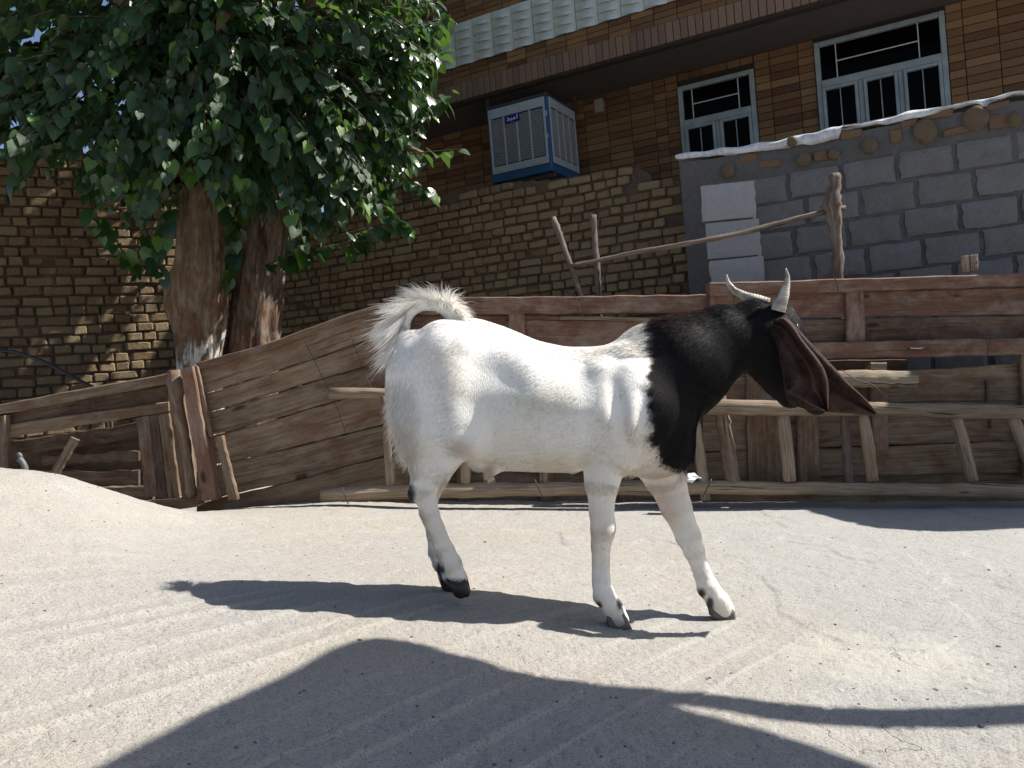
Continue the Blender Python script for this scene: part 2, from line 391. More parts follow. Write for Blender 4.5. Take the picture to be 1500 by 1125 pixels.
mbp = MB(); rp = random.Random(17)
for _ in range(260):                # loose grit and pebbles
    y = math.exp(rp.uniform(math.log(1.1), math.log(3.8))); x = rp.uniform(-.66, .66) * y; s_ = rp.uniform(.0015, .0045) * (1.6 if rp.random() < .12 else 1)
    z = float(gz(x, y)) + float(ground_detail(np.array(x), np.array(y))); v_, f_ = cbox(1, 1, 1, .22, .08, rp)
    mbp.add([tuple(STREET @ Vector((x + a * s_ * 1.5, y + b * s_ * 1.2, z + c * s_))) for a, b, c in v_], f_)
q = mbp.build('pebbles', m_plain('pebble', (.16, .14, .12), .9, .5, 60)); tag(q, 'loose grit and tiny pebbles scattered over the concrete street', 'pebbles', kind='stuff')
# ================================================================== mud brick walls
def brick_protos(name, n, L, H, T, ch, jit, mat):
    out = []
    for i in range(n):
        v, f = cbox(1, 1, 1, ch, 0); rr = random.Random(i * 31 + len(name))
        co = []
        corner = {}
        for q in v:
            s = tuple(1 if a > 0 else -1 for a in q)
            if s not in corner: corner[s] = [rr.uniform(-1, 1) for _ in range(3)]
            k = corner[s]; co.append(((q[0] + k[0] * jit * .6) * L, (q[1] + k[1] * jit) * T, (q[2] + k[2] * jit * 1.3) * H))
        m = mesh(name, co, f); m.materials.append(mat); out.append(m)
    return out
MUDP = [brick_protos('brick', 6, L, .068, .10, .10, .045, MUD) for L in (.105, .125, .20, .222)]
MUDALL = [m for g in MUDP for m in g]
def mud_wall(name, label, fr, u0, u1, topf, vis, seed, S=1.0):
    rr = random.Random(seed); T = thing(name, label, 'wall', fr.M)
    items = []; v = -1.15; row = 0; H = .083 * S
    while v < 3.2:
        u = u0 + rr.uniform(-.15, 0)
        while u < u1:
            g = rr.choices((0, 1, 2, 3), (5, 5, 2.4, 2))[0]; L = (.105, .125, .20, .222)[g] * S; j = rr.uniform(.006, .018) * S
            if u + L > u1 + .02: break
            um = u + L / 2
            if v + H * .8 < topf(um) + rr.uniform(-.03, .03):
                M = Matrix.Translation((um, .045 + rr.uniform(-.014, .012) + (.02 if rr.random() < .07 else 0), v + H / 2 + rr.uniform(-.005, .005))) @ Matrix.Rotation(rr.gauss(0, .018), 4, 'Y') @ Matrix.Rotation(rr.gauss(0, .03), 4, 'Z') @ Matrix.Diagonal((S * rr.uniform(.94, 1.03), 1, S * rr.uniform(.9, 1.06), 1))
                items.append((g * 6 + rr.randrange(6), M))
            u += L + j
        v += H; row += 1
    def key(it):
        x, y, d = to_px(fr.M @ it[1].translation); ok = vis(x, y); return (0 if ok else 1, d)
    pieces('brick', MUDALL, items, MUD, T, 300, key)
    # mortar body behind the brick faces
    us = np.arange(u0, u1 + .04, .04); vs_ = np.arange(-1.2, 3.2, .03); Vv = []; Ff = []
    n = len(vs_)
    for i, u in enumerate(us):
        tp = topf(u) - .03
        for k, w in enumerate(vs_):
            z = min(w, tp); Vv.append((u, .022 + .016 * float(0), z))
    Vv = np.array(Vv); Vv[:, 1] += .014 * fbm(np.stack([Vv[:, 0] * 12, Vv[:, 2] * 12, 0 * Vv[:, 0]], -1), 3, seed)
    for i in range(len(us) - 1):
        for k in range(n - 1):
            if Vv[i * n + k][2] < Vv[i * n + k + 1][2] or Vv[(i + 1) * n + k][2] < Vv[(i + 1) * n + k + 1][2]:
                Ff.append([i * n + k, (i + 1) * n + k, (i + 1) * n + k + 1, i * n + k + 1])
    m = MB(); m.add(Vv, Ff)
    du = .12; u = u0                     # thickness of the wall
    while u < u1:
        tp = topf(u + du / 2) - .02; m.box(u, min(u + du, u1), .045, .33, -1.2, tp, .002); u += du
    m.build('mortar', MORTAR, T)
    return T
FA = Frame(1000, 430, 5.6, -28.5)
tl = [FA.hit(x, y) for x, y in ((380, 330), (430, 318), (560, 296), (630, 284), (747, 262), (800, 258), (860, 250), (915, 241), (925, 243), (932, 266), (960, 261), (990, 258), (1000, 262))]
tu = [a for a, b in tl]; tv = [b for a, b in tl]
uL = FA.hit(372, 430)[0]; uR = FA.hit(1016, 430)[0]
def top_main(u): return float(np.interp(u, tu, tv))
mud_wall('mud_brick_wall', 'long tan mud brick wall running behind the goat up to the cement blocks', FA, uL, uR, top_main,
         lambda x, y: 330 < x < 1010 and 235 < y < 470, 5, .82)
cornerW = FA.world(uL, 0, 0); cx, cy, cd = to_px(cornerW)
FL = Frame(cx, cy, cd, 31.0)
tlL = [FL.hit(x, y) for x, y in ((-60, 212), (60, 212), (120, 218), (180, 232), (260, 240), (372, 262))]
def top_left(u): return float(np.interp(u, [a for a, b in tlL], [b for a, b in tlL]))
mud_wall('mud_brick_wall', 'dark tree-shaded mud brick wall at the far left with sun flecks on it', FL, FL.hit(-330, 400)[0], 0.0, top_left,
         lambda x, y: 0 < x < 380 and 200 < y < 590, 9)
# shallow pier on the left wall
# ================================================================== cement block wall
FC = Frame(1000, 430, 5.35, -18.0)
SH = .030                               # its courses climb slightly to the right
FCM = FC.M.copy()
def chit(px, py, y=0.0):
    u, v = FC.hit(px, py, y); return u, v - SH * u
T = thing('cement_block_wall', 'grey cement block wall with log ends and a white sheet along its top', 'wall', FC.M)
shear = Matrix(((1, 0, 0, 0), (0, 1, 0, 0), (SH, 0, 1, 0), (0, 0, 0, 1)))
def block_proto(i, L, H, D_=.16, mat=BLOCK, jit=.012):
    n = 10; m = 6; rr = random.Random(i); v = []; f = []
    for a in range(m + 1):
        for b in range(n + 1):
            x = (b / n - .5); z = (a / m - .5); e = min(.5 - abs(x), (.5 - abs(z)) * H / L) * L
            y = -D_ / 2 + (.006 if e < .004 else .0) + .003 * float(vnoise(np.array([x * 9 + i, z * 6, i]), 3))
            ex = .007 * float(vnoise(np.array([z * 7 + i * 3, x * 4, 1.]), 5)) if abs(x) > .45 else 0
            ez = (.003 if mat is PALE_BLOCK else .006) * float(vnoise(np.array([x * 5 + i * 3, z, 2.]), 6)) if abs(z) > .45 else 0
            v.append(((x * L + ex), y, (z * H + ez)))
    for a in range(m):
        for b in range(n): f.append([a * (n + 1) + b, a * (n + 1) + b + 1, (a + 1) * (n + 1) + b + 1, (a + 1) * (n + 1) + b])
    ring = [b for b in range(n + 1)] + [(a) * (n + 1) + n for a in range(1, m + 1)] + [m * (n + 1) + b for b in range(n - 1, -1, -1)] + [a * (n + 1) for a in range(m - 1, 0, -1)]
    k = len(v)
    for r in ring: v.append((v[r][0], D_ / 2, v[r][2]))
    for j in range(len(ring)):
        j2 = (j + 1) % len(ring); f.append([ring[j], k + j, k + j2, ring[j2]][::1])
    f.append([k + j for j in range(len(ring))])
    me = mesh('block', v, f); me.materials.append(mat); return me
BW, BH = .285, .158; PW, PH = .318, .180
bprot = [block_proto(i, BW, BH) for i in range(6)]
cR = chit(1640, 300)[0]; cT = chit(1120, 258)[1]
items = []; uS = chit(1112, 300)[0]
for r in range(18):
    v = cT - r * PH - PH / 2
    off = (r % 2) * PW * .5
    u = uS - PW * 1.0 + off + .04 * random.Random(r).uniform(-1, 1)
    while u < cR:
        if u - BW / 2 > chit(1036, 300)[0]:
            items.append((random.randrange(6), shear @ Matrix.Translation((u, .075 + random.uniform(-.004, .006), v + random.uniform(-.004, .004))) @ Matrix.Rotation(random.gauss(0, .008), 4, 'Y')))
        u += PW + random.uniform(-.004, .004)
pieces('block', bprot, items, BLOCK, T, 300)
# mortar body
u0 = chit(1000, 300)[0]; topc = chit(1200, 203)[1]
us = np.arange(u0, cR, .025); vs_ = np.arange(-1.6, topc, .025); VV = np.array([(u, .012, v) for u in us for v in vs_])
VV[:, 1] += .012 * fbm(np.stack([VV[:, 0] * 14, VV[:, 2] * 14, 0 * VV[:, 0]], -1), 4, 4)
band = np.clip((VV[:, 2] - cT) / .05, 0, 1); VV[:, 1] -= band * (.014 + .018 * fbm(np.stack([VV[:, 0] * 7, VV[:, 2] * 7, 0 * VV[:, 0]], -1), 3, 8))
VV[:, 1] -= .016 * (VV[:, 0] < chit(1036, 300)[0])
VV[:, 2] += SH * VV[:, 0]
n = len(vs_); FFc = [[i * n + k, (i + 1) * n + k, (i + 1) * n + k + 1, i * n + k + 1] for i in range(len(us) - 1) for k in range(n - 1)]
link('mortar', mesh('mortar', VV, FFc, True), CEMENT, T)
mb = MB(); v_, f_ = cbox(cR - u0, .20, topc + 1.6, .003); mb.add(v_, f_, shear @ Matrix.Translation(((u0 + cR) / 2, .14, (topc - 1.6) / 2))); mb.build('core', CEMENT, T)
# infill bricks between the log ends
for px, py, w, h, mt in ((1128, 240, 34, 13, ORANGE), (1202, 228, 20, 14, ORANGE), (1246, 197, 30, 13, ORANGE), (1312, 200, 16, 18, ORANGE), (1372, 167, 42, 13, ORANGE),
                         (1400, 192, 34, 10, ORANGE), (1462, 178, 26, 20, ORANGE), (1095, 232, 26, 12, ORANGE), (1330, 181, 22, 10, ORANGE), (1460, 155, 30, 10, ORANGE)):
    u, v = chit(px, py); s = 5.0 / FPX
    vv, ff = cbox(w * s, .10, h * s, .007, .004); o = link('brick', mesh('brick', vv, ff), mt, T); o.matrix_local = shear @ Matrix.Translation((u, .035, v)) @ Matrix.Rotation(random.gauss(0, .05), 4, 'Y')
def m_logend():
    t = NT('log_end'); v = t.coord('Object'); ln = t.n('ShaderNodeVectorMath', operation='LENGTH')
    mu = t.n('ShaderNodeVectorMath', operation='MULTIPLY'); t.l(v, mu.inputs[0]); mu.inputs[1].default_value = (1, 0, 1); t.l(mu.outputs[0], ln.inputs[0])
    r = t.math('ADD', ln.outputs['Value'], t.math('MULTIPLY', t.noise(v, 14, 3), .02))
    rings = t.math('SINE', t.math('MULTIPLY', r, 900.0))
    c = t.mix(t.ramp(rings, [(.2, 0.), (.9, .6)]), (.19, .14, .09), (.10, .07, .045)); n = t.noise(v, 25, 5)
    c = t.mix(t.ramp(n, [(.45, 0.), (.65, .6)]), c, (.13, .10, .08)); return t.done(c, .9, t.bump(t.math('ADD', rings, n), .002), .2)
LOGEND = m_logend()
for px, py, r in ((1067, 250, 10.5), (1177, 233, 10), (1221, 225, 8), (1274, 212, 11), (1355, 192, 16), (1430, 173, 16.5), (1487, 175, 9), (1160, 208, 8)):
    u, v = chit(px, py, -.03); R = r * 5.0 / FPX; rr = random.Random(px); m = MB(); vs1 = []; n = 34
    prof = [(-.045, 0.0), (-.047, .5), (-.044, .86), (-.036, .99), (.16, 1.0)]; cut = rr.uniform(0, 6.28)
    for yy, k in prof:
        for j in range(n):
            a = 2 * math.pi * j / n; wob = 1 + .05 * math.sin(2 * a + px) + .02 * math.sin(5 * a + px * 2)
            if abs(((a - cut + math.pi) % (2 * math.pi)) - math.pi) < .1 and k > .3: wob *= .84
            vs1.append((R * k * wob * math.cos(a), yy, R * k * wob * math.sin(a)))
    fs1 = [[i * n + j, i * n + (j + 1) % n, (i + 1) * n + (j + 1) % n, (i + 1) * n + j][::-1] for i in range(len(prof) - 1) for j in range(n)]
    m.add(vs1, fs1); o = m.build('log_end', LOGEND, T, True); o.matrix_local = shear @ Matrix.Translation((u, -.0, v))
# white sheet draped along the top
def m_sheet():
    t = NT('white_sheet'); v = t.coord('Object'); n = t.noise(v, 9, 5, .65); n2 = t.noise(v, 30, 4, .7)
    c = t.mix(t.ramp(n, [(.45, 0.), (.68, .8)]), (.60, .62, .65), (.32, .34, .36)); c = t.mix(t.ramp(n2, [(.5, 0.), (.65, .6)]), c, (.30, .26, .22))
    return t.done(c, .55, t.bump(n, .006), .4)
us = np.linspace(u0 - .02, cR, 170); edge = [chit(x, y) for x, y in ((997, 224), (1100, 210), (1200, 191), (1300, 170), (1400, 150), (1500, 131), (1640, 103))]
low = [chit(x, y) for x, y in ((997, 233), (1050, 230), (1100, 224), (1180, 213), (1229, 205), (1233, 190), (1300, 182), (1360, 170), (1400, 160), (1430, 153), (1440, 158), (1450, 150), (1500, 139), (1640, 111))]
VV = []
for i, u in enumerate(us):
    et = float(np.interp(u, [a for a, b in edge], [b for a, b in edge])) + .012 * float(vnoise(np.array([u * 9, 0, 0.]), 2)) + SH * u
    lo = float(np.interp(u, [a for a, b in low], [b for a, b in low])) + .010 * float(vnoise(np.array([u * 16, 0, 0.]), 4)) + SH * u
    w = lambda s, k: k * float(vnoise(np.array([u * 13, s * 3., 1.]), 6))
    VV += [(u, .34, et - .03), (u, .15, et - .004 + w(0, .01)), (u, .02 + w(1, .01), et), (u, -.020 + w(2, .012), et - .012), (u, -.030 + w(3, .016), et * .55 + lo * .45), (u, -.026 + w(4, .016), lo), (u, -.016, lo + .004), (u, .0, et - .03)]
n = 8; FFs = [[i * n + k, i * n + k + 1, (i + 1) * n + k + 1, (i + 1) * n + k] for i in range(len(us) - 1) for k in range(n - 1)]
link('white_sheet', mesh('white_sheet', VV, FFs, True), m_sheet(), T)

# pillar of pale blocks in front of it
FP = Frame(1075, 410, 4.75, -14.0)
T = thing('block_pillar', 'pillar of stacked pale cement blocks rising behind the fence by the horns', 'pillar', FP.M)
uA = FP.hit(1030, 340)[0]; uB = FP.hit(1110, 340)[0]; yy = [FP.hit(1070, v)[1] for v in (266, 322, 378)]
hb = yy[0] - yy[1]; pb = [block_proto(20 + i, uB - uA, hb - .012, .2, PALE_BLOCK) for i in range(3)]
for k in range(8):
    o = bpy.data.objects.new('block', pb[k % 3]); COL.objects.link(o); o.parent = T
    o.matrix_local = Matrix.Translation(((uA + uB) / 2 + (0, .012, .02, 0, .01, 0, .01, 0)[k], .1 + .004 * (k % 2), yy[0] - hb * (k + .5))) @ Matrix.Rotation((.03, .02, .015, 0, 0, 0, 0, 0)[k], 4, 'Y')
MB().box(uA + .02, uB - .02, .02, .18, yy[0] - hb * 8, yy[0] - .03).build('mortar', CEMENT, T)

# ================================================================== brick house
FH = Frame(1130, 200, 7.0, -28.5)
H = thing('brick_house', 'brown brick house with overhanging balcony, white tile band and two windows', 'house', FH.M)
vS = FH.hit(1000, 107)[1]                              # soffit height
# distance of the fascia in front of the wall
def on_height(px, py, v):
    d = STREET.to_3x3() @ Vector(cs(px, py, 1.0)); t = (FH.o.z + v - CAM.z) / d.z; return FH.M.inverted() @ (CAM + d * t)
yF = on_height(800, 113, vS).y
hu0 = FH.hit(470, 150)[0]; hu1 = FH.hit(1700, 0)[0]
fu0 = FH.hit(430, 150, yF)[0]; fu1 = FH.hit(1500, -120, yF)[0]
w1 = [FH.hit(*p) for p in ((993, 129), (1104, 101), (1005, 222), (1112, 205))]
w2 = [FH.hit(*p) for p in ((1192, 65), (1383, 17), (1205, 183), (1392, 148))]
win = [(w1[0][0], w1[1][0], w1[0][1]), (w2[0][0], w2[1][0], w2[0][1])]
vtr = [FH.hit(1003, 176)[1], FH.hit(1203, 118)[1]]     # transom heights
wb = vS - 1.32
print('house: yF', yF, 'soffit', vS, 'windows', win, vtr)
# recessed wall: mortar core and stacked facing bricks
m = MB(); vbot = -3.2
def core(a, b, c, d): m.box(a, b, .012, .25, c, d, .001)
core(hu0, win[0][0] - .004, vbot, vS); core(win[0][1] + .004, win[1][0] - .004, vbot, vS); core(win[1][1] + .004, hu1, vbot, vS)
for a, b, c in win:
    core(a - .004, b + .004, vbot, wb - .002)
    if vS - c > .01: core(a - .004, b + .004, c + .003, vS)
m.build('wall', JOINT, H)
cw_, ch_ = .235, .0655
def fb(name, L, Hh, mat, k=3):
    out = []
    for i in range(k):
        v, f = cbox(L, .02, Hh, .002, .0006, random.Random(i)); q = mesh(name, v, f); q.materials.append(mat); out.append(q)
    return out
fprot = fb('brick', cw_ - .006, ch_ - .006, FACE) + fb('brick', .5 * cw_ - .006, ch_ - .006, FACE)
def cols(a, b):                                        # column layout between openings: half columns beside windows
    out = []; x = a
    w = b - a; nf = max(0, int((w - cw_) / cw_)); rest = w - nf * cw_; k = max(1, round(rest / (cw_ / 2)))
    half = rest / k
    for j in range(k // 2): out.append((x, half)); x += half
    for j in range(nf): out.append((x, cw_)); x += cw_
    for j in range(k - k // 2): out.append((x, half)); x += half
    return out
items = []; rows = 34
for a, b in ((win[0][0] - 14 * cw_, win[0][0]), (win[0][1], win[1][0]), (win[1][1], win[1][1] + 4.5 * cw_)):
    for x, wd in cols(a + .004, b - .004):
        pat = random.Random(int(x * 100)); sc = wd / (cw_ if wd > .17 else cw_ / 2)
        for r in range(rows):
            z = vS - .003 - (r + .5) * ch_ ; k = random.randrange(3) + (0 if wd > .17 else 3)
            M = Matrix.Translation((x + wd / 2, .004 + random.uniform(-.001, .0015), z)) @ Matrix.Diagonal((sc, 1, 1, 1))
            items.append((k, M))
for a, b, c in win:                                    # courses over the window heads
    if vS - c > .05:
        for x, wd in cols(a + .002, b - .002):
            for r in range(int((vS - c) / ch_)):
                items.append((random.randrange(3) + (0 if wd > .17 else 3), Matrix.Translation((x + wd / 2, .004, vS - .003 - (r + .5) * ch_)) @ Matrix.Diagonal((wd / (cw_ if wd > .17 else cw_ / 2), 1, 1, 1))))
cnt_main = items
# fascia face of the balcony
yf = yF; items_f = []
vb = FH.hit(800, 113, yf)[1]; v1 = FH.hit(800, 85, yf)[1]; v2 = FH.hit(800, 59.5, yf)[1]; v3 = FH.hit(800, -7.5, yf)[1]; vtop = v3 + .55
print('fascia', vb, v1, v2, v3)
rowh = (v2 - v1) / 3; u = fu0; colw = .20
while u < fu1:
    for r in range(3): items_f.append((random.randrange(3), Matrix.Translation((u + colw / 2, yf + .006 + random.uniform(-.001, .001), v1 + (r + .5) * rowh)) @ Matrix.Diagonal(((colw - .006) / (cw_ - .006), 1, (rowh - .005) / (ch_ - .006), 1))))
    for r in range(9): items_f.append((random.randrange(3), Matrix.Translation((u + colw / 2, yf + .006 + random.uniform(-.001, .001), v3 + .006 + (r + .5) * rowh)) @ Matrix.Diagonal(((colw - .006) / (cw_ - .006), 1, (rowh - .005) / (ch_ - .006), 1))))
    u += colw
def keyv(it):
    x, y, d = to_px(FH.M @ it[1].translation); vis = (640 < x < 1500) and (0 < y) and (y < 275 if x < 1000 else y < 262 - (x - 1000) * .19 - 20)
    return (0 if vis else 1, d)
pieces('brick', fprot, cnt_main + items_f, FACE, H, 300, keyv)
# soldier course
sw = .0625; sp = []
for i in range(3):
    v, f = cbox(sw - .006, .03, (v1 - vb) - .004, .002, .0008, random.Random(i)); q = mesh('soldier_brick', v, f); q.materials.append(SOLD); sp.append(q)
u = fu0; it = []
while u < fu1: it.append((random.randrange(3), Matrix.Translation((u, yf + .002, (vb + v1) / 2)) @ Matrix.Rotation(random.gauss(0, .004), 4, 'Y'))); u += sw
pieces('soldier_brick', sp, it, SOLD, H, 300)
# white wavy tiles: each is a lens-shaped scale that lifts off the band at one end
tw = .205; th = (v3 - v2) / 5.0; tp = []
for i in range(2):
    v = []; f = []; n = 8
    for a in range(n + 1):
        s = a / n; lift = .048 * math.sin(math.pi * min(1, s * 1.15)) ** 1.2 * (1 - .25 * s) if i == 0 else .030 * math.sin(math.pi * min(1, (1 - s) * 1.15)) ** 1.2
        x = (s - .5) * tw * .985
        v += [(x, .004, -.5 * th * .98), (x, -.004 - lift, -.5 * th * .98 - .010 * math.sin(math.pi * s)), (x, -.004 - lift * .25, .1 * th), (x, -.003, .5 * th * .98), (x, .004, .5 * th * .98)]
    for a in range(n):
        for k in range(4): f.append([a * 5 + k, a * 5 + 5 + k, a * 5 + 6 + k, a * 5 + 1 + k])
    f += [[0, 1, 2, 3, 4], [n * 5 + k for k in (4, 3, 2, 1, 0)]]
    q = mesh('tile', v, f); q.materials.append(WTILE); tp.append(q)
u = fu0; it = []; c = 0
while u < fu1:
    for r in range(5): it.append((0, Matrix.Translation((u + tw / 2, yf - .004 - .004 * (c % 2), v2 + .004 + (r + .5) * th))))
    u += tw + .002; c += 1
pieces('tile', tp, it, WTILE, H, 300, keyv)
m = MB(); m.box(fu0, fu1, yf + .014, yf + .16, vb + .004, vtop, .002); m.build('parapet', JOINT, H)
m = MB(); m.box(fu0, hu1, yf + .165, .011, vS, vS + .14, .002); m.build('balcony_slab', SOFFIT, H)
m = MB(); m.box(fu0, fu1, yf + .004, yf + .05, vb - .022, vb - .001, .002); m.build('drip_edge', JOINT, H)
m = MB(); m.box(hu0, hu1, .02, 4.0, vS + .145, vS + 1.4, .01); m.build('upper_storey', JOINT, H)
m = MB(); m.box(hu0, hu0 + .2, .26, 4.0, vbot, vS, .01); m.box(hu0 + .22, hu1, 3.8, 4.0, vbot, vS, .01); m.build('side_wall', JOINT, H)
a = FH.hit(871, 147); b = FH.hit(885, 163)
MB().box(a[0], b[0], -.02, -.006, b[1], a[1], .003).build('cover_plate', m_plain('cover_plate', (.28, .25, .21), .7), H)
def window(ua, ub, vt, vtr_, n, botbar):
    fr = MB(); y0, y1 = -.03, .03; s = .042
    def bar(a, b, c, d, p=0.0): fr.box(a, b, y0 - p, y1, c, d, .004)
    bar(ua, ua + s, wb, vt); bar(ub - s, ub, wb, vt); bar(ua + s + .0005, ub - s - .0005, vt - s, vt - .0005); bar(ua + s + .0005, ub - s - .0005, wb, wb + s)
    bar(ua + s + .0005, ub - s - .0005, vtr_ - .075, vtr_ - .012, .004)
    wdt = (ub - ua - 2 * s) / n
    for k in range(1, n): bar(ua + s + k * wdt - .02, ua + s + k * wdt + .02, wb + s + .0005, vtr_ - .0755)
    w = fr.build('window', PAINTF, H)
    for k in range(n):                                # casements
        a = ua + s + k * wdt + (.021 if k else .001); b = ua + s + (k + 1) * wdt - (.021 if k < n - 1 else .001); c = MB(); t = .026; z0 = wb + s + .002; z1 = vtr_ - .077
        c.box(a, a + t, -.046, -.006, z0, z1, .003); c.box(b - t, b, -.046, -.006, z0, z1, .003); c.box(a + t + .0004, b - t - .0004, -.045, -.006, z1 - t, z1, .003); c.box(a + t + .0004, b - t - .0004, -.045, -.006, z0, z0 + t, .003)
        mid = (a + b) / 2; hz = z1 - (z1 - z0) * .42
        c.box(mid - .004, mid + .004, -.024, -.012, z0 + t, z1 - t, .001)
        if botbar: c.box(a + t, b - t, -.0245, -.0115, hz - .004, hz + .004, .001)
        c.build('casement', PAINTF, w)
        MB().box(a + t, b - t, -.010, -.006, z0 + t, z1 - t, .0005).build('pane', GLASS, w)
    c = MB(); z0 = vtr_ - .011; z1 = vt - s - .001; a = ua + s; b = ub - s
    for q in (.14, .83): c.box(a + (b - a) * q - .004, a + (b - a) * q + .004, -.012, -.001, z0, z1, .001)
    zm = (z0 + z1) / 2 ; c.box(a + (b - a) * .14 + .0045, a + (b - a) * .83 - .0045, -.011, -.001, zm - .004, zm + .004, .001)
    c.build('glazing_bar', WTILE, w)
    MB().box(a + .0005, b - .0005, .004, .008, z0, z1, .0005).build('pane', GLASS, w)
window(*win[0], vtr[0], 2, False); window(*win[1], vtr[1], 3, True)
MB().box(win[0][0] - .2, win[1][1] + .2, .5, .52, vbot, vS, .001).build('inner_wall', JOINT, H)

# ================================================================== evaporative cooler
yC = -.78
cu0, ct = FH.hit(713, 160, yC); cu1 = FH.hit(801, 150, yC)[0]; cb = FH.hit(716, 270, yC)[1]; ct = FH.hit(750, 148, yC)[1]
wC = cu1 - cu0; hC = ct - cb; dC = .62
MC = FH.M.copy(); MC.translation = FH.world(cu0, yC, cb)
K = thing('evaporative_cooler', 'blue and white slatted evaporative air cooler hung under the balcony', 'air cooler', MC)
m = MB(); p = .035
for x in (0, wC - p):
    for y in (0, dC - p): m.box(x, x + p, y, y + p, .0905, hC - .0305, .003)
m.box(0, wC, 0, dC, 0, .09, .006); m.build('body', BLUEM, K); MB().box(-.006, wC + .006, -.006, dC + .006, hC - .03, hC, .006).build('lid', m_plain('shade_dark_lid', (.03, .04, .06), .6, .3), K)  # lid colour darkened to stand in for shade on the cooler's top
m = MB(); m.box(p + .04, wC - p - .04, .06, dC - .06, .091, hC - .031, .002); m.build('wet_pad', DARKIN, K)
def louver(width, name, Mloc):
    """slatted side panel, local x along, y outwards negative"""
    m = MB(); z0 = .075; z1 = hC - .035; b = .022
    m.box(0, b, -.012, 0, z0, z1, .002); m.box(width - b, width, -.012, 0, z0, z1, .002); m.box(b + .0004, width - b - .0004, -.012, 0, z1 - .085, z1, .002); m.box(b + .0004, width - b - .0004, -.012, 0, z0, z0 + .065, .002)
    for k in (1, 2, 3):
        x = b + (width - 2 * b) * k / 4; m.box(x - .007, x + .007, -.0125, -.001, z0 + .0655, z1 - .0855, .001)
    o = m.build(name, WHITEM, K); o.matrix_local = Mloc
    sl = cbox((width - 2 * b) / 4 - .014, .002, .0085, .0006); me = mesh('slat', *sl); me.materials.append(WHITEM)
    n = 30; it = []
    for c in range(4):
        for r in range(n):
            z = z0 + .075 + (z1 - z0 - .17) * (r + .5) / n
            q = bpy.data.objects.new('slat', me); COL.objects.link(q); q.parent = o
            q.matrix_local = Matrix.Translation((b + (width - 2 * b) * (c + .5) / 4, -.004, z)) @ Matrix.Rotation(math.radians(38), 4, 'X')
    return o, z0, z1
Lf, z0, z1 = louver(wC - 2 * .018, 'side_panel', Matrix.Translation((.014, -.002, 0)))
Lr, _, _ = louver(dC - .05, 'side_panel', Matrix.Translation((wC + .002, .025, 0)) @ Matrix.Rotation(math.pi / 2, 4, 'Z'))
bx, bz = FH.hit(752, 174, yC); bx -= cu0; bz -= cb
bw, bh = .155, .072
bd = MB().box(bx - bw / 2, bx + bw / 2, -.024, -.017, bz - bh / 2, bz + bh / 2, .003).build('badge', BADGE, K)
def stroke(pts, r=.0042):
    P = resample([(bx + x * bw, -.0255, bz + y * bh) for x, y in pts], 14); v, f = tube(P, [r] * 14, 6); return v, f
lt = MB()
lt.add(*stroke([(.34, .34), (.33, .0), (.32, -.16)]))                                            # alef
lt.add(*stroke([(.24, -.14), (.16, -.14), (.10, -.02), (.14, .12), (.20, .02), (.14, -.14), (.02, -.15)]))   # meem
lt.add(*stroke([(.04, -.15), (-.03, -.14), (-.07, .08), (-.09, -.13), (-.16, -.15)]))                # yeh
lt.add(*stroke([(-.14, -.15), (-.22, -.14), (-.27, .14), (-.33, .22)])); lt.add(*stroke([(-.20, -.15), (-.30, -.17), (-.36, -.12)]))   # dal
for q in ((-.02, -.33), (-.08, -.33)): lt.add(*stroke([(q[0] - .006, q[1]), (q[0] + .006, q[1])], .005))
lt.build('lettering', LETTER, bd)
m = MB(); m.box(wC - .032, wC - .008, -.010, -.0005, hC * .70, hC * .77, .002); m.box(wC - .028, wC - .010, -.010, -.0005, hC * .42, hC * .48, .002); m.build('latch', WHITEM, K)
Mt = m_plain('cooler_sticker', (.45, .48, .20), .5)
m = MB(); m.box(wC * .17, wC * .27, -.018, -.0145, .098, .112, .001); m.box(wC * .74, wC * .86, -.018, -.0145, .098, .112, .001); m.build('sticker', Mt, K)
# steel brackets that carry it
for q in ((-.06, -.03, .1, .13, -.35, hC + .35), (wC - .01, wC + .015, dC + .02, dC + .05, hC + .001, hC + .3), (-.06, wC, .05, .08, -.04, -.003), (-.06, wC, .5, .53, -.04, -.003), (-.06, -.03, .131, .775, .3, .33)):
    MB().box(*q, .003).build('bracket', IRON, K)
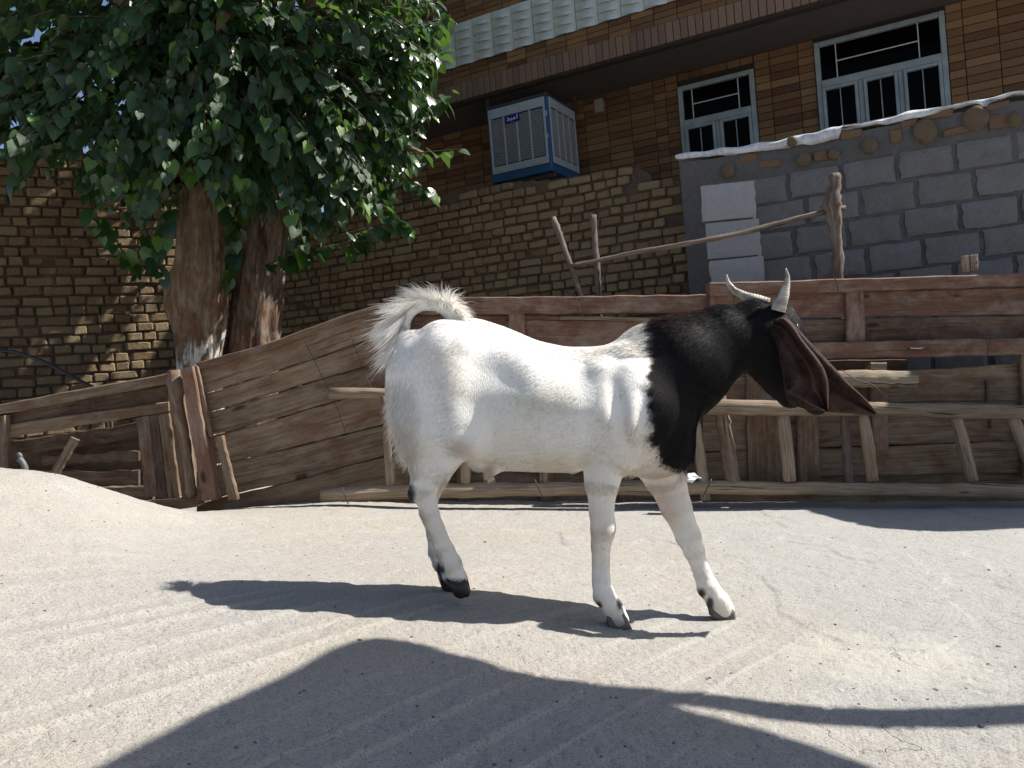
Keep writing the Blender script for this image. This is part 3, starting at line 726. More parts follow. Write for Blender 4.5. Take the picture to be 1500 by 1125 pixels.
# ================================================================== timber
def uvmesh(name, v, f, uvf, smooth=False):
    me = mesh(name, v, f, smooth); ul = me.uv_layers.new(name='UVMap'); k = 0
    for p in me.polygons:
        for li, vi in zip(p.loop_indices, p.vertices): ul.data[li].uv = uvf(v[vi], p.normal)
    return me
def board(name, T, o0, TL, TR, BR, BL, D, th, mat, n=14, jit=.0025, vertical=False, bow=0.0, Ds=None, seed=None):
    """a plank from its four photo corners, standing at distance D, th thick; grain along its length"""
    rr = random.Random(seed if seed is not None else int(TL[0] * 13 + TL[1] * 7)); Dl, Dr = (D, D) if Ds is None else Ds
    c = [cs(*TL, Dl), cs(*TR, Dr), cs(*BR, Dr), cs(*BL, Dl)]
    if vertical: c = [c[1], c[2], c[3], c[0]]          # run from top edge to bottom edge
    A0, A1, B1, B0 = c[0], c[1], c[2], c[3]           # A: one long edge, B: the other
    v = []; f = []; L = np.linalg.norm(A1 - A0); Wd = np.linalg.norm(B0 - A0); ch = min(.006, th * .2, Wd * .15); yv = np.array((0, 1, 0)); us = []
    for i in range(n + 1):
        s = i / n; a = A0 * (1 - s) + A1 * s; b = B0 * (1 - s) + B1 * s; d = (b - a); d /= np.linalg.norm(d)
        a = a + d * rr.uniform(-jit, jit) + yv * bow * math.sin(math.pi * s); b = b + d * rr.uniform(-jit, jit) + yv * bow * math.sin(math.pi * s) ; wv = rr.uniform(-jit, jit) * .6
        ring = [a + yv * ch, a + d * ch + yv * wv, b - d * ch + yv * wv * .5, b + yv * ch, b + yv * (th - ch), b - d * ch + yv * th, a + d * ch + yv * th, a + yv * (th - ch)]
        vv = [0, 0, Wd, Wd, Wd + th, Wd + th, -th, -th]
        for q, k in zip(ring, vv): v.append(tuple(q - o0)); us.append((s * L, k))
    for i in range(n):
        for k in range(8):
            k2 = (k + 1) % 8; f.append([i * 8 + k, (i + 1) * 8 + k, (i + 1) * 8 + k2, i * 8 + k2])
    f.append(list(range(8))); f.append([n * 8 + k for k in range(7, -1, -1)])
    # orientation check
    me = bpy.data.meshes.new(name); me.from_pydata(v, [], f); me.update()
    ul = me.uv_layers.new(name='UVMap')
    for p in me.polygons:
        for li, vi in zip(p.loop_indices, p.vertices): ul.data[li].uv = us[vi]
    bm = bmesh.new(); bm.from_mesh(me); bmesh.ops.recalc_face_normals(bm, faces=bm.faces); bm.to_mesh(me); bm.free()
    return link(name, me, mat, T)
def pole(name, T, o0, pts, mat, n=24, k=12, rough=.12, seed=1, knots=0, smooth=True):
    """pts: (px, py, D, radius in metres)"""
    P = np.array([[*cs(a, b, d), r] for a, b, d, r in pts]); P = resample(P, n); rr = random.Random(seed)
    P[1:-1, :3] += np.array([[rr.uniform(-1, 1) for _ in range(3)] for _ in range(n - 2)]) * P[1:-1, 3:4] * .06
    jn = np.array([rr.uniform(-1, 1) for _ in range(n)]); jn = np.convolve(np.r_[jn[0], jn, jn[-1]], (.25, .5, .25), 'valid'); R = P[:, 3] * (1 + .10 * jn)
    for _ in range(knots): i = rr.randrange(1, n - 1); R[i] *= 1.22
    v, f = tube(P[:, :3] - o0, R, k, seed, rough); L = np.r_[0, np.cumsum(np.linalg.norm(np.diff(P[:, :3], axis=0), axis=1))]
    me = bpy.data.meshes.new(name); me.from_pydata([tuple(map(float, q)) for q in v], [], f); me.update(); ul = me.uv_layers.new(name='UVMap'); rm = float(P[:, 3].mean())
    for p in me.polygons:
        cap = len(p.vertices) > 4
        for li, vi in zip(p.loop_indices, p.vertices):
            i, a = divmod(vi, k); ul.data[li].uv = (v[vi][0] * .3, v[vi][2]) if cap else (L[i], (a if not (a == 0 and max(p.vertices) % k == k - 1 and min(x % k for x in p.vertices) == 0 and any(x % k == k - 1 for x in p.vertices)) else k) / k * 6.28 * rm)
        p.use_smooth = smooth and not cap
    bm = bmesh.new(); bm.from_mesh(me); bmesh.ops.recalc_face_normals(bm, faces=bm.faces); bm.to_mesh(me); bm.free()
    return link(name, me, mat, T)
def sthing(name, label, cat, px, py, D, group=None):
    o0 = cs(px, py, D); return thing(name, label, cat, street_M(o0), group), o0

# left gate leaf, leaning and half sunk behind the mound
T, o = sthing('wooden_gate', 'dark broken plank gate at the far left behind the concrete mound', 'gate', 140, 745, 4.35)
DG = 4.35
board('top_rail', T, o, (-60, 603), (248, 546), (248, 562), (-60, 618), DG - .05, .07, W_GREY)
board('board', T, o, (-60, 617), (247, 563), (247, 590), (-60, 646), DG, .025, W_DARK)
board('board', T, o, (-60, 632), (246, 588), (247, 603), (-60, 652), DG - .02, .03, W_GREY, seed=3)
board('board', T, o, (20, 646), (206, 618), (204, 640), (28, 668), DG + .05, .022, W_DARK, jit=.006)
board('board', T, o, (60, 668), (203, 660), (203, 674), (60, 682), DG + .05, .022, W_DARK, jit=.008)
board('board', T, o, (-20, 690), (203, 690), (203, 712), (-20, 715), DG + .06, .022, W_DARK, jit=.008)
board('board', T, o, (100, 714), (222, 712), (224, 735), (100, 740), DG + .01, .03, W_GREY, jit=.004)
for i, (a, b, c, d) in enumerate(((199, 218, 212, 232), (216, 232, 230, 245), (231, 248, 246, 264))):
    board('upright_plank', T, o, (a, 612 - i * 2), (b, 609 - i * 2), (d, 727), (c, 729), DG - .02 - .004 * i, .022, W_GREY if i != 1 else W_DARK, vertical=True, seed=40 + i)
board('bottom_rail', T, o, (120, 741), (300, 727), (300, 742), (120, 760), DG - .06, .06, W_GREY)
board('stile', T, o, (-14, 612), (8, 608), (6, 720), (-16, 724), DG - .06, .05, W_GREY, vertical=True)
board('stile', T, o, (243, 556), (262, 552), (288, 728), (266, 730), DG - .10, .06, W_GREY, vertical=True, seed=77)
board('back_board', T, o, (-60, 655), (262, 612), (262, 745), (-60, 760), DG + .20, .02, W_DARK, seed=5)
T, o = sthing('broken_slat', 'short grey slat leaning across the opening of the dark gate', 'slat', 80, 697, 4.2)
board('slat', T, o, (103, 640), (115, 645), (82, 702), (70, 697), 4.2, .018, W_GREY, vertical=True)
# posts
T, o = sthing('wooden_post', 'reddish split post leaning between the gate and the curved planks', 'post', 312, 735, 4.05, 'posts beside the gate')
board('post', T, o, (264, 540), (283, 536), (318, 732), (296, 734), 4.08, .08, W_RED, vertical=True, jit=.004)
board('splinter', T, o, (284, 534), (290, 538), (312, 640), (304, 640), 4.10, .02, W_GREY, vertical=True)
T, o = sthing('wooden_post', 'short grey stump post with chewed top beside the gate corner', 'post', 255, 570, 4.12, 'posts beside the gate')
pole('post', T, o, [(254, 542, 4.15, .030), (257, 565, 4.15, .036), (262, 590, 4.15, .028), (282, 728, 4.15, .026)], W_GREY, knots=4, rough=.3, seed=8)
T, o = sthing('wooden_batten', 'narrow grey batten standing under the curved planks by the red post', 'batten', 340, 735, 4.05)
board('batten', T, o, (314, 640), (326, 638), (349, 732), (334, 733), 4.0, .03, W_GREY, vertical=True)

# fan of curved planks
T, o = sthing('plank_panel', 'big panel of grey curved planks rising towards the goat tail', 'plank panel', 430, 735, 4.15)
xs = (288, 300, 400, 480, 560, 600)
L0 = (534, 531, 503, 472, 446, 440); L1 = (580, 577, 545, 519, 490, 480); L2 = (609, 606, 577, 553, 530, 520); L3 = (642, 641, 615, 591, 568, 556)
L4 = (690, 684, 663, 643, 623, 614); L5 = (740, 733, 712, 690, 668, 659); L6 = (752, 750, 748, 745, 742, 740)
def strip(name, T, o, A, B, D, th, mat, gap=1.1, seed=0, n=20):
    rr = random.Random(seed); v = []; f = []; us = []; xx = np.linspace(xs[0], xs[-1], n + 1)
    ya = np.interp(xx, xs, A) + gap; yb = np.interp(xx, xs, B) - gap
    for _ in range(3):
        ya[1:-1] = (ya[:-2] + 2 * ya[1:-1] + ya[2:]) / 4; yb[1:-1] = (yb[:-2] + 2 * yb[1:-1] + yb[2:]) / 4
    for i in range(n + 1):
        a = cs(xx[i], ya[i] + rr.uniform(-.6, .6), D); b = cs(xx[i], yb[i] + rr.uniform(-.6, .6), D); w = rr.uniform(-.002, .002); y = np.array((0, 1, 0)); d = (b - a) / np.linalg.norm(b - a); c = .005
        for q, k in ((a + y * c, 0), (a + d * c + y * w, 0), (b - d * c + y * w, 1), (b + y * c, 1), (b + y * th, 1), (a + y * th, 0)):
            v.append(tuple(q - o)); us.append((float(xx[i] * D / FPX), k * float(np.linalg.norm(b - a)) + (0 if q[1] < D + .5 * th else th)))
    for i in range(n):
        for k in range(6): f.append([i * 6 + k, i * 6 + 6 + k, i * 6 + 6 + (k + 1) % 6, i * 6 + (k + 1) % 6])
    f.append(list(range(6))); f.append([n * 6 + k for k in range(5, -1, -1)])
    me = bpy.data.meshes.new(name); me.from_pydata(v, [], f); me.update(); ul = me.uv_layers.new(name='UVMap')
    for p in me.polygons:
        for li, vi in zip(p.loop_indices, p.vertices): ul.data[li].uv = us[vi]
    bm = bmesh.new(); bm.from_mesh(me); bmesh.ops.recalc_face_normals(bm, faces=bm.faces); bm.to_mesh(me); bm.free()
    return link(name, me, mat, T)
LL = (L0, L1, L2, L3, L4, L5, L6)
for i in range(6): strip('plank', T, o, LL[i], LL[i + 1], 4.15 + (.0, .006, .0, .008, .0, .03)[i], .03, W_GREY, .9, 60 + i)
strip('edge_strip', T, o, tuple(a - 3 for a in L0), tuple(a + 8 for a in L0), 4.125, .024, W_GREY, .2, 90)
for x0, x1, y0, y1 in ((420, 436, 500, 742), (545, 560, 462, 742)): board('brace', T, o, (x0, y0), (x1, y0 - 4), (x1 + 14, y1), (x0 + 14, y1), 4.19, .04, W_DARK, vertical=True)
BLK = m_plain('thin_wire', (.03, .025, .02), .6, .1)
def wire(T, o, pts, r=.0018, n=20, mat=BLK, name='wire'): return pole(name, T, o, [(a, b, d, r) for a, b, d in pts], mat, n, 6, 0, 3)
wire(T, o, [(443, 493, 4.12), (470, 548, 4.13), (492, 592, 4.13), (508, 640, 4.12)]); wire(T, o, [(514, 492, 4.12), (530, 535, 4.13), (548, 580, 4.12)])

# middle red railed truck side
T, o = sthing('truck_side_panel', 'reddish wooden side panel with a round-edged rail behind the goat back', 'wooden panel', 860, 735, 4.3)
DM = 4.3
board('top_rail', T, o, (560, 437), (1046, 431), (1046, 457), (560, 461), DM - .07, .09, W_RED, n=24, jit=.003)
board('board', T, o, (560, 462), (820, 461), (820, 512), (560, 514), DM, .03, W_RED, seed=21)
board('board', T, o, (740, 468), (1050, 470), (1050, 530), (740, 530), DM - .012, .03, W_RED, seed=22, n=20)
board('batten', T, o, (820, 463), (1050, 466), (1050, 473), (820, 468), DM - .035, .02, W_PALE, seed=23)
board('stile', T, o, (745, 459), (769, 459), (770, 535), (746, 535), DM - .035, .03, W_RED, vertical=True, seed=24)
board('board', T, o, (560, 515), (1050, 531), (1050, 575), (560, 560), DM, .03, W_GREY, seed=25)
board('board', T, o, (560, 562), (1050, 577), (1050, 618), (560, 618), DM + .004, .03, W_GREY, seed=26)
board('board', T, o, (560, 620), (1030, 620), (1030, 655), (560, 655), DM, .03, W_GREY, seed=27)
board('board', T, o, (560, 657), (1030, 657), (1030, 690), (560, 690), DM, .03, W_GREY, seed=28)
board('board', T, o, (560, 692), (1030, 692), (1030, 742), (560, 742), DM, .03, W_GREY, seed=29)
for x in (556, 667, 790, 905): board('stile', T, o, (x, 560), (x + 20, 560), (x + 22, 738), (x + 2, 738), DM - .04, .035, W_GREY, vertical=True, seed=x)
wire(T, o, [(842, 433, 4.19), (846, 445, 4.19), (851, 458, 4.19)], .0025); wire(T, o, [(886, 433, 4.19), (888, 445, 4.19), (888, 458, 4.19)], .002)

# right panel
T, o = sthing('wooden_side_panel', 'tall reddish wooden panel with rails behind the goat head', 'wooden panel', 1270, 735, 4.2)
DR = 4.2
board('top_rail', T, o, (1040, 414), (1620, 396), (1620, 414), (1040, 434), DR - .06, .09, W_RED, n=26, seed=31)
board('board', T, o, (1040, 433), (1620, 417), (1620, 458), (1040, 468), DR, .025, W_RED, n=20, seed=32)
board('board', T, o, (1040, 470), (1620, 460), (1620, 498), (1040, 503), DR + .003, .025, W_DARK, n=20, seed=33)
board('stile', T, o, (1041, 431), (1074, 430), (1076, 505), (1043, 505), DR - .03, .03, W_RED, vertical=True, seed=34)
board('stile', T, o, (1240, 427), (1267, 426), (1268, 502), (1241, 503), DR - .035, .035, W_RED, vertical=True, seed=35)
board('middle_rail', T, o, (1045, 505), (1620, 492), (1620, 518), (1045, 528), DR - .07, .08, W_RED, n=26, seed=36)
board('board', T, o, (1040, 530), (1330, 526), (1330, 545), (1040, 548), DR + .10, .02, W_DARK, seed=37)
board('board', T, o, (1240, 549), (1620, 524), (1620, 585), (1240, 590), DR, .025, W_GREY, seed=38, n=20)
board('board', T, o, (1040, 551), (1238, 551), (1238, 590), (1040, 592), DR, .025, W_GREY, seed=39)
board('board', T, o, (1030, 592), (1620, 587), (1620, 640), (1030, 662), DR + .004, .025, W_GREY, seed=41, n=24)
board('board', T, o, (1030, 664), (1620, 642), (1620, 690), (1030, 702), DR, .025, W_GREY, seed=42, n=24)
board('board', T, o, (1030, 697), (1620, 685), (1620, 742), (1030, 742), DR + .03, .025, W_GREY, seed=43, n=24)
board('wide_plank', T, o, (1093, 545), (1142, 545), (1146, 706), (1097, 704), DR - .03, .025, W_GREY, vertical=True, seed=44)
board('wide_plank', T, o, (1168, 585), (1198, 585), (1204, 706), (1172, 706), DR - .06, .035, W_GREY, vertical=True, seed=45)
board('stile', T, o, (1276, 531), (1300, 531), (1302, 660), (1279, 660), DR - .05, .03, W_RED, vertical=True, seed=46)
board('stile', T, o, (1497, 520), (1520, 520), (1522, 700), (1500, 700), DR - .04, .03, W_GREY, vertical=True, seed=47)
board('wedge', T, o, (1409, 374), (1433, 372), (1434, 397), (1411, 399), DR + .01, .03, W_PALE, vertical=True, seed=48)
pole('handle', T, o, [(1330, 511, 4.105, .008), (1345, 512, 4.095, .007), (1362, 510, 4.105, .008)], IRON, 8, 8, 0)
for p in ((1445, 557, 1449, 590), (1449, 614, 1453, 628)):
    board('iron_strap', T, o, (p[0], p[1]), (p[2], p[1]), (p[2], p[3]), (p[0], p[3]), DR - .015, .012, IRON, vertical=True, n=4)
wire(T, o, [(1222, 405, 4.1), (1227, 418, 4.12), (1228, 428, 4.12)], .0028); wire(T, o, [(1452, 495, 4.12), (1448, 510, 4.12), (1446, 525, 4.12)], .002)
pole('nail', T, o, [(1253, 418, 4.139, .004), (1253.5, 418, 4.150, .004)], IRON, 4, 6, 0)
# bits behind / in front
T, o = sthing('wooden_stick', 'knotty upright stick standing behind the ladder left of its tall plank', 'stick', 1070, 715, 4.1)
pole('stick', T, o, [(1051, 560, 4.06, .035), (1060, 620, 4.06, .036), (1074, 712, 4.02, .040)], W_LOG, knots=2, rough=.08, seed=12)
T, o = sthing('wooden_stick', 'thin dark stick upright behind the middle of the ladder', 'stick', 1242, 706, 4.06)
pole('stick', T, o, [(1236, 605, 4.06, .019), (1240, 650, 4.06, .023), (1243, 712, 4.02, .022)], STICK, knots=3, rough=.12, seed=13)
T, o = sthing('short_log', 'short pale peeled log wedged across the right panel above the ladder', 'log', 1290, 570, 4.04)
pole('log', T, o, [(1222, 555, 4.06, .044), (1270, 555, 4.05, .046), (1341, 555, 4.04, .043)], W_PALE, 20, 14, .06, 14)
T, o = sthing('wooden_wedge', 'small square wooden block standing on the short peeled log', 'wood block', 1288, 545, 4.06)
board('block', T, o, (1276, 531), (1299, 531), (1299, 546), (1276, 546), 4.06, .07, W_PALE, n=3)
T, o = sthing('rope_scrap', 'thin dark twine hanging over the short peeled log', 'twine', 1262, 560, 3.98)
pole('twine', T, o, [(1232, 541, 4.0, .0022), (1258, 560, 3.985, .0022), (1276, 560, 3.985, .0022), (1300, 585, 4.0, .0022), (1318, 606, 4.0, .0022)], BLK, 16, 6, 0)

# ladder lying on its edge
T, o = sthing('wooden_ladder', 'long pale round-pole ladder lying on its side along the fence', 'ladder', 1000, 735, 3.9)
DLd = 4.0
pole('rail', T, o, [(483, 576, DLd + .06, .026), (560, 576, DLd + .05, .030), (700, 586, DLd + .04, .033), (900, 592, DLd + .03, .035), (1040, 596, DLd, .040), (1180, 598, DLd, .038), (1330, 600, DLd, .036), (1500, 604, DLd, .036), (1700, 607, DLd, .034)], W_PALE, 60, 14, .10, 4)
pole('rail', T, o, [(471, 725, DLd, .034), (600, 720, DLd, .035), (760, 717, DLd, .036), (900, 715, DLd, .037), (1040, 714, DLd, .036), (1200, 716, DLd, .036), (1350, 718, DLd, .037), (1500, 720, DLd, .040), (1700, 722, DLd, .040)], W_PALE, 60, 14, .09, 6)
for i, (a, b, c, d, r) in enumerate(((565, 580, 572, 712, .026), (679, 590, 682, 708, .026), (795, 592, 797, 706, .022), (900, 592, 905, 706, .024), (1016, 600, 1033, 732, .026), (1147, 606, 1156, 704, .034), (1264, 608, 1278, 704, .030), (1400, 610, 1424, 704, .030), (1482, 610, 1520, 704, .034))):
    pole('rung', T, o, [(a, b, DLd + .01, r * .9), ((a + c) / 2 + 1, (b + d) / 2, DLd + .01, r * 1.05), (c, d, DLd + .01, r)], W_PALE, 10, 12, .05, 20 + i)
for (a, b, c, d) in ((783, 702, 795, 728), (1042, 702, 1030, 728), (500, 713, 510, 738)):
    v, f = tube(resample([cs(a, b, 3.87) - o, cs((a + c) / 2, (b + d) / 2, 3.855) - o, cs(c, d, 3.88) - o], 8), [.003] * 8, 6); link('binding', mesh('binding', v, f, True), BLK, T)

# branches leaning over the fence
T, o = sthing('leaning_stick', 'thin bare stick leaning left above the red rail', 'stick', 850, 436, 4.33, 'sticks above the fence')
pole('stick', T, o, [(811, 320, 4.55, .017), (828, 368, 4.45, .016), (852, 436, 4.40, .016), (862, 470, 4.40, .016)], STICK, knots=2, rough=.2, seed=31)
T, o = sthing('leaning_stick', 'thin upright stick with forked top beside the leaning one', 'stick', 877, 436, 4.33, 'sticks above the fence')
pole('stick', T, o, [(868, 315, 4.5, .020), (871, 340, 4.5, .016), (874, 385, 4.45, .017), (877, 436, 4.42, .016), (878, 470, 4.42, .016)], STICK, knots=2, rough=.25, seed=32)
T, o = sthing('long_pole', 'long thin crooked pole reaching across the pale block pillar', 'pole', 840, 390, 4.4)
pole('pole', T, o, [(836, 390, 4.42, .011), (920, 372, 4.42, .013), (1000, 358, 4.4, .015), (1090, 341, 4.4, .014), (1170, 319, 4.4, .015), (1238, 304, 4.4, .014)], STICK, 40, 8, .15, 33)
T, o = sthing('forked_post', 'gnarled upright branch post with knots in front of the cement blocks', 'post', 1225, 405, 4.35)
pole('post', T, o, [(1222, 254, 4.36, .027), (1223, 272, 4.36, .031), (1219, 290, 4.36, .036), (1218, 303, 4.36, .042), (1223, 318, 4.36, .036), (1224, 345, 4.36, .027), (1228, 372, 4.36, .030), (1225, 405, 4.36, .033), (1226, 440, 4.38, .033), (1226, 520, 4.40, .033)], STICK, 40, 12, .3, 34, knots=6)

# cable, tap and plastic scrap
T, o = sthing('black_hose', 'black hose arching down the shaded wall at the far left', 'hose', 0, 516, 5.2)
pole('hose', T, o, [(-60, 514, 5.6, .012), (-20, 513, 5.5, .012), (20, 515, 5.4, .012), (60, 528, 5.2, .012), (100, 548, 5.0, .012), (138, 569, 4.6, .012), (160, 590, 4.5, .012), (165, 640, 4.45, .012)], BLACKP, 50, 8, 0, 2)
T, o = sthing('garden_tap', 'small grey metal tap poking up behind the concrete mound', 'tap', 34, 692, 3.0)
GAL = m_plain('dull_galvanised', (.12, .12, .125), .6, .3, 40, .2)
pole('pipe', T, o, [(37, 705, 3.0, .011), (37, 684, 3.0, .012), (34, 678, 3.0, .010), (28, 672, 3.0, .012)], GAL, 14, 10, 0, 3)
pole('handle', T, o, [(26, 663, 3.0, .004), (29, 666, 3.0, .011), (31, 673, 3.0, .005)], GAL, 8, 8, 0, 3)
T, o = sthing('plastic_scrap', 'crumpled white plastic scrap on the lower ladder rail by the goat leg', 'plastic scrap', 1010, 700, 3.8)
bm = bmesh.new(); bmesh.ops.create_icosphere(bm, subdivisions=3, radius=1)
for v in bm.verts:
    k = 1 + .5 * float(vnoise(np.array(v.co) * 2.3, 5)); v.co = Vector((v.co.x * .058 * k, v.co.y * .03 * k, v.co.z * .020 * k + .02 * v.co.x * 0))
me = bpy.data.meshes.new('plastic_scrap'); bm.to_mesh(me); bm.free()
o2 = link('plastic', me, m_plain('white_plastic', (.62, .65, .70), .35, .1, 20), T); o2.location = Vector(cs(1004, 700, 3.86) - o)
# ================================================================== added unseen sheets, shaped to throw the street's shade
T, o = sthing('shade_caster', 'added unseen grey sheets on posts off to the right, shaped to cast the street shade', 'shade_caster', 2200, 700, 2.4)
CASTER = m_plain('shade_caster_sheet', (.30, .30, .31), .6, .2)
def shade_sheet(pp, Hh, name, th=.03):  # sheet outline projected back along the sun from the wanted shadow edge
    top = []
    for px, py in pp:
        # ground point under the pixel
        d = cs(px, py, 1.0); D = .61 / -d[2]
        for _ in range(8): D = float(-gz(d[0] * D, D)) / -d[2] * 1.0 if False else float(gz(d[0] * D, D)) / d[2]
        g = d * D; s = np.array(SUN_S); k = (Hh - g[2]) / s[2]; top.append(g + s * k - o)
    n = len(top); v = [tuple(q) for q in top] + [tuple(q + np.array((0, 0, th))) for q in top]
    f = [list(range(n)), list(range(2 * n - 1, n - 1, -1))] + [[i, (i + 1) % n, n + (i + 1) % n, n + i] for i in range(n)]
    me = mesh(name, v, f); bm = bmesh.new(); bm.from_mesh(me); bmesh.ops.recalc_face_normals(bm, faces=bm.faces); bm.to_mesh(me); bm.free()
    return link(name, me, CASTER, T)
shade_sheet([(120, 1150), (300, 1052), (430, 990), (500, 951), (535, 938), (560, 935), (605, 940), (640, 952), (690, 961), (740, 977), (800, 990), (880, 1003), (1000, 1014), (1100, 1024), (1200, 1033), (1300, 1036), (1400, 1035), (1500, 1031), (1750, 1033),
             (1750, 1072), (1500, 1062), (1400, 1064), (1300, 1063), (1200, 1058), (1100, 1046), (1040, 1037), (980, 1035), (1040, 1049), (1120, 1069), (1200, 1093), (1290, 1125), (1400, 1170), (1500, 1230), (1500, 1420), (900, 1600), (200, 1500)], 1.7, 'sheet')
shade_sheet([(1170, 738), (1195, 752), (1240, 764), (1300, 774), (1360, 778), (1420, 779), (1500, 774), (1900, 776), (2000, 727), (1185, 727)], 1.9, 'sheet')
for x, y in ((3.4, 1.45), (4.6, 1.1), (4.9, 3.6), (4.9, 4.0)):
    zz = float(gz(x, y)); m = MB(); m.box(x - .04 - o[0], x + .04 - o[0], y - .04 - o[1], y + .04 - o[1], zz - .02 - o[2], 1.72 - o[2], .004); m.build('post', IRON, T)

# ================================================================== trees
def m_bark(name, dark, light, white=0.0, scale=1.0):
    t = NT(name); v = t.coord('Object', (1, 1, .28)); v2 = t.coord('Object')
    n1 = t.noise(v, 14 * scale, 5, .65, .8); n2 = t.noise(v, 45, 4, .7); n3 = t.noise(v2, 4, 4, .6)
    c = t.mix(t.ramp(n1, [(.38, 0.), (.62, 1.)]), dark, light)
    c = t.mix(t.ramp(n3, [(.5, 0.), (.66, .6)]), c, (.17, .07, .035)); c = t.mix(t.ramp(n2, [(.5, 0.), (.68, .6)]), c, tuple(k * .4 for k in dark))
    h = t.math('ADD', n1, t.math('MULTIPLY', n2, .5))
    if white:                      # whitewash left on the lower trunk
        sx = t.n('ShaderNodeSeparateXYZ'); t.l(v2, sx.inputs[0])
        z = t.math('ADD', sx.outputs[2], t.math('MULTIPLY', t.math('SUBTRACT', n3, .5), .7))
        m = t.math('MULTIPLY', t.ramp(t.math('SUBTRACT', z, white), [(.0, 1.), (.12, 0.)]), t.ramp(n1, [(.47, .0), (.56, .85)]))
        c = t.mix(m, c, (.66, .63, .58))
    return t.done(c, .95, t.bump(h, .016, 1.), .15)
def trunk(T, o0, sil, D, mat, seed, jag=0.0, knob=None):
    """sil: (py, left px, right px) rows from bottom to top"""
    n = 72; rows = 120; pys = np.linspace(sil[0][0], sil[-1][0], rows); S = sorted(sil); L = np.interp(pys, [a for a, b, c in S], [b for a, b, c in S]); Rr = np.interp(pys, [a for a, b, c in S], [c for a, b, c in S])
    v = []; f = []
    for i in range(rows):
        c = cs((L[i] + Rr[i]) / 2, pys[i], D); r = (Rr[i] - L[i]) / 2 / FPX * D
        A = np.arange(n) / n * 2 * math.pi; P = np.stack([np.cos(A) * 3.2, np.sin(A) * 3.2, np.full(n, c[2] * 1.1)], -1)
        fis = np.abs(fbm(P * np.array((1.9, 1.9, 1.0)) + seed, 3, seed)); lump = fbm(P * .45, 3, seed + 5)
        rad = r * (1.03 + .16 * lump - .13 * np.clip(.22 - fis, 0, 1) / .22)
        if knob:
            for kp, ka, ks, kh in knob:
                da = (A - ka + math.pi) % (2 * math.pi) - math.pi; rad = rad + kh * np.exp(-(da / ks) ** 2 - ((pys[i] - kp) / 22) ** 2) * (1 + .5 * vnoise(P * 3, 3))
        top = 0
        for j in range(n):
            z = c[2] + (jag * float(vnoise(np.array([math.cos(A[j]) * 2.5, math.sin(A[j]) * 2.5, seed * 1.]), 4)) if i > rows - 8 else 0) * (i - rows + 8) / 8
            v.append((c[0] + rad[j] * math.cos(A[j]) - o0[0], c[1] - rad[j] * math.sin(A[j]) * .95 - o0[1], z - o0[2]))
    for i in range(rows - 1):
        for j in range(n): f.append([i * n + j, i * n + (j + 1) % n, (i + 1) * n + (j + 1) % n, (i + 1) * n + j][::-1])
    f.append(list(range((rows - 1) * n, rows * n))[::-1])
    return link('trunk', mesh('trunk', v, f, True), mat, T)
B1 = m_bark('pale_bark', (.15, .10, .065), (.34, .25, .17), 1.17); B2 = m_bark('dark_bark', (.07, .048, .038), (.26, .20, .155), 0)
tree_a, oa = sthing('mulberry_tree', 'leafy tree with the thick pale cut trunk left of the dark one', 'tree', 292, 742, 5.75, 'trees behind the fence')
tree_b, ob = sthing('mulberry_tree', 'leafy tree with the dark furrowed trunk right of the pale one', 'tree', 372, 742, 6.0, 'trees behind the fence')
trunk(tree_a, oa, [(745, 262, 330), (600, 262, 326), (530, 262, 322), (470, 256, 330), (440, 256, 331), (400, 259, 334), (380, 261, 333), (320, 262, 330), (262, 262, 328)], 5.75, B1, 3, .10, [(452, math.pi * .96, .5, .055), (415, math.pi * .9, .35, .06), (395, math.pi * 1.65, .3, .03)])
trunk(tree_b, ob, [(745, 318, 400), (500, 333, 408), (400, 345, 415), (330, 356, 422), (262, 364, 428), (150, 380, 430)], 6.0, B2, 5, 0)
def limb(T, o0, pts, seed): return pole('limb', T, o0, pts, STICK if seed % 2 else W_LOG, 30, 10, .15, seed, smooth=True)
limb(tree_a, oa, [(290, 300, 5.8, .12), (270, 200, 5.8, .10), (220, 90, 5.7, .075), (150, -60, 5.5, .055), (60, -250, 5.3, .03)], 2)
limb(tree_a, oa, [(300, 300, 5.8, .11), (320, 180, 5.7, .085), (330, 40, 5.4, .06), (330, -150, 5.2, .03)], 4)
limb(tree_a, oa, [(270, 250, 5.7, .06), (200, 200, 5.5, .045), (110, 160, 5.4, .03), (20, 140, 5.3, .015)], 6)
limb(tree_b, ob, [(405, 200, 6.0, .14), (430, 80, 5.9, .10), (500, -60, 5.7, .07), (560, -250, 5.5, .035)], 8)
limb(tree_b, ob, [(405, 200, 6.0, .10), (380, 60, 6.1, .08), (360, -150, 6.2, .05), (350, -350, 6.2, .03)], 10)
limb(tree_b, ob, [(420, 220, 5.9, .07), (480, 190, 5.6, .05), (550, 200, 5.4, .03), (620, 225, 5.3, .015)], 12)

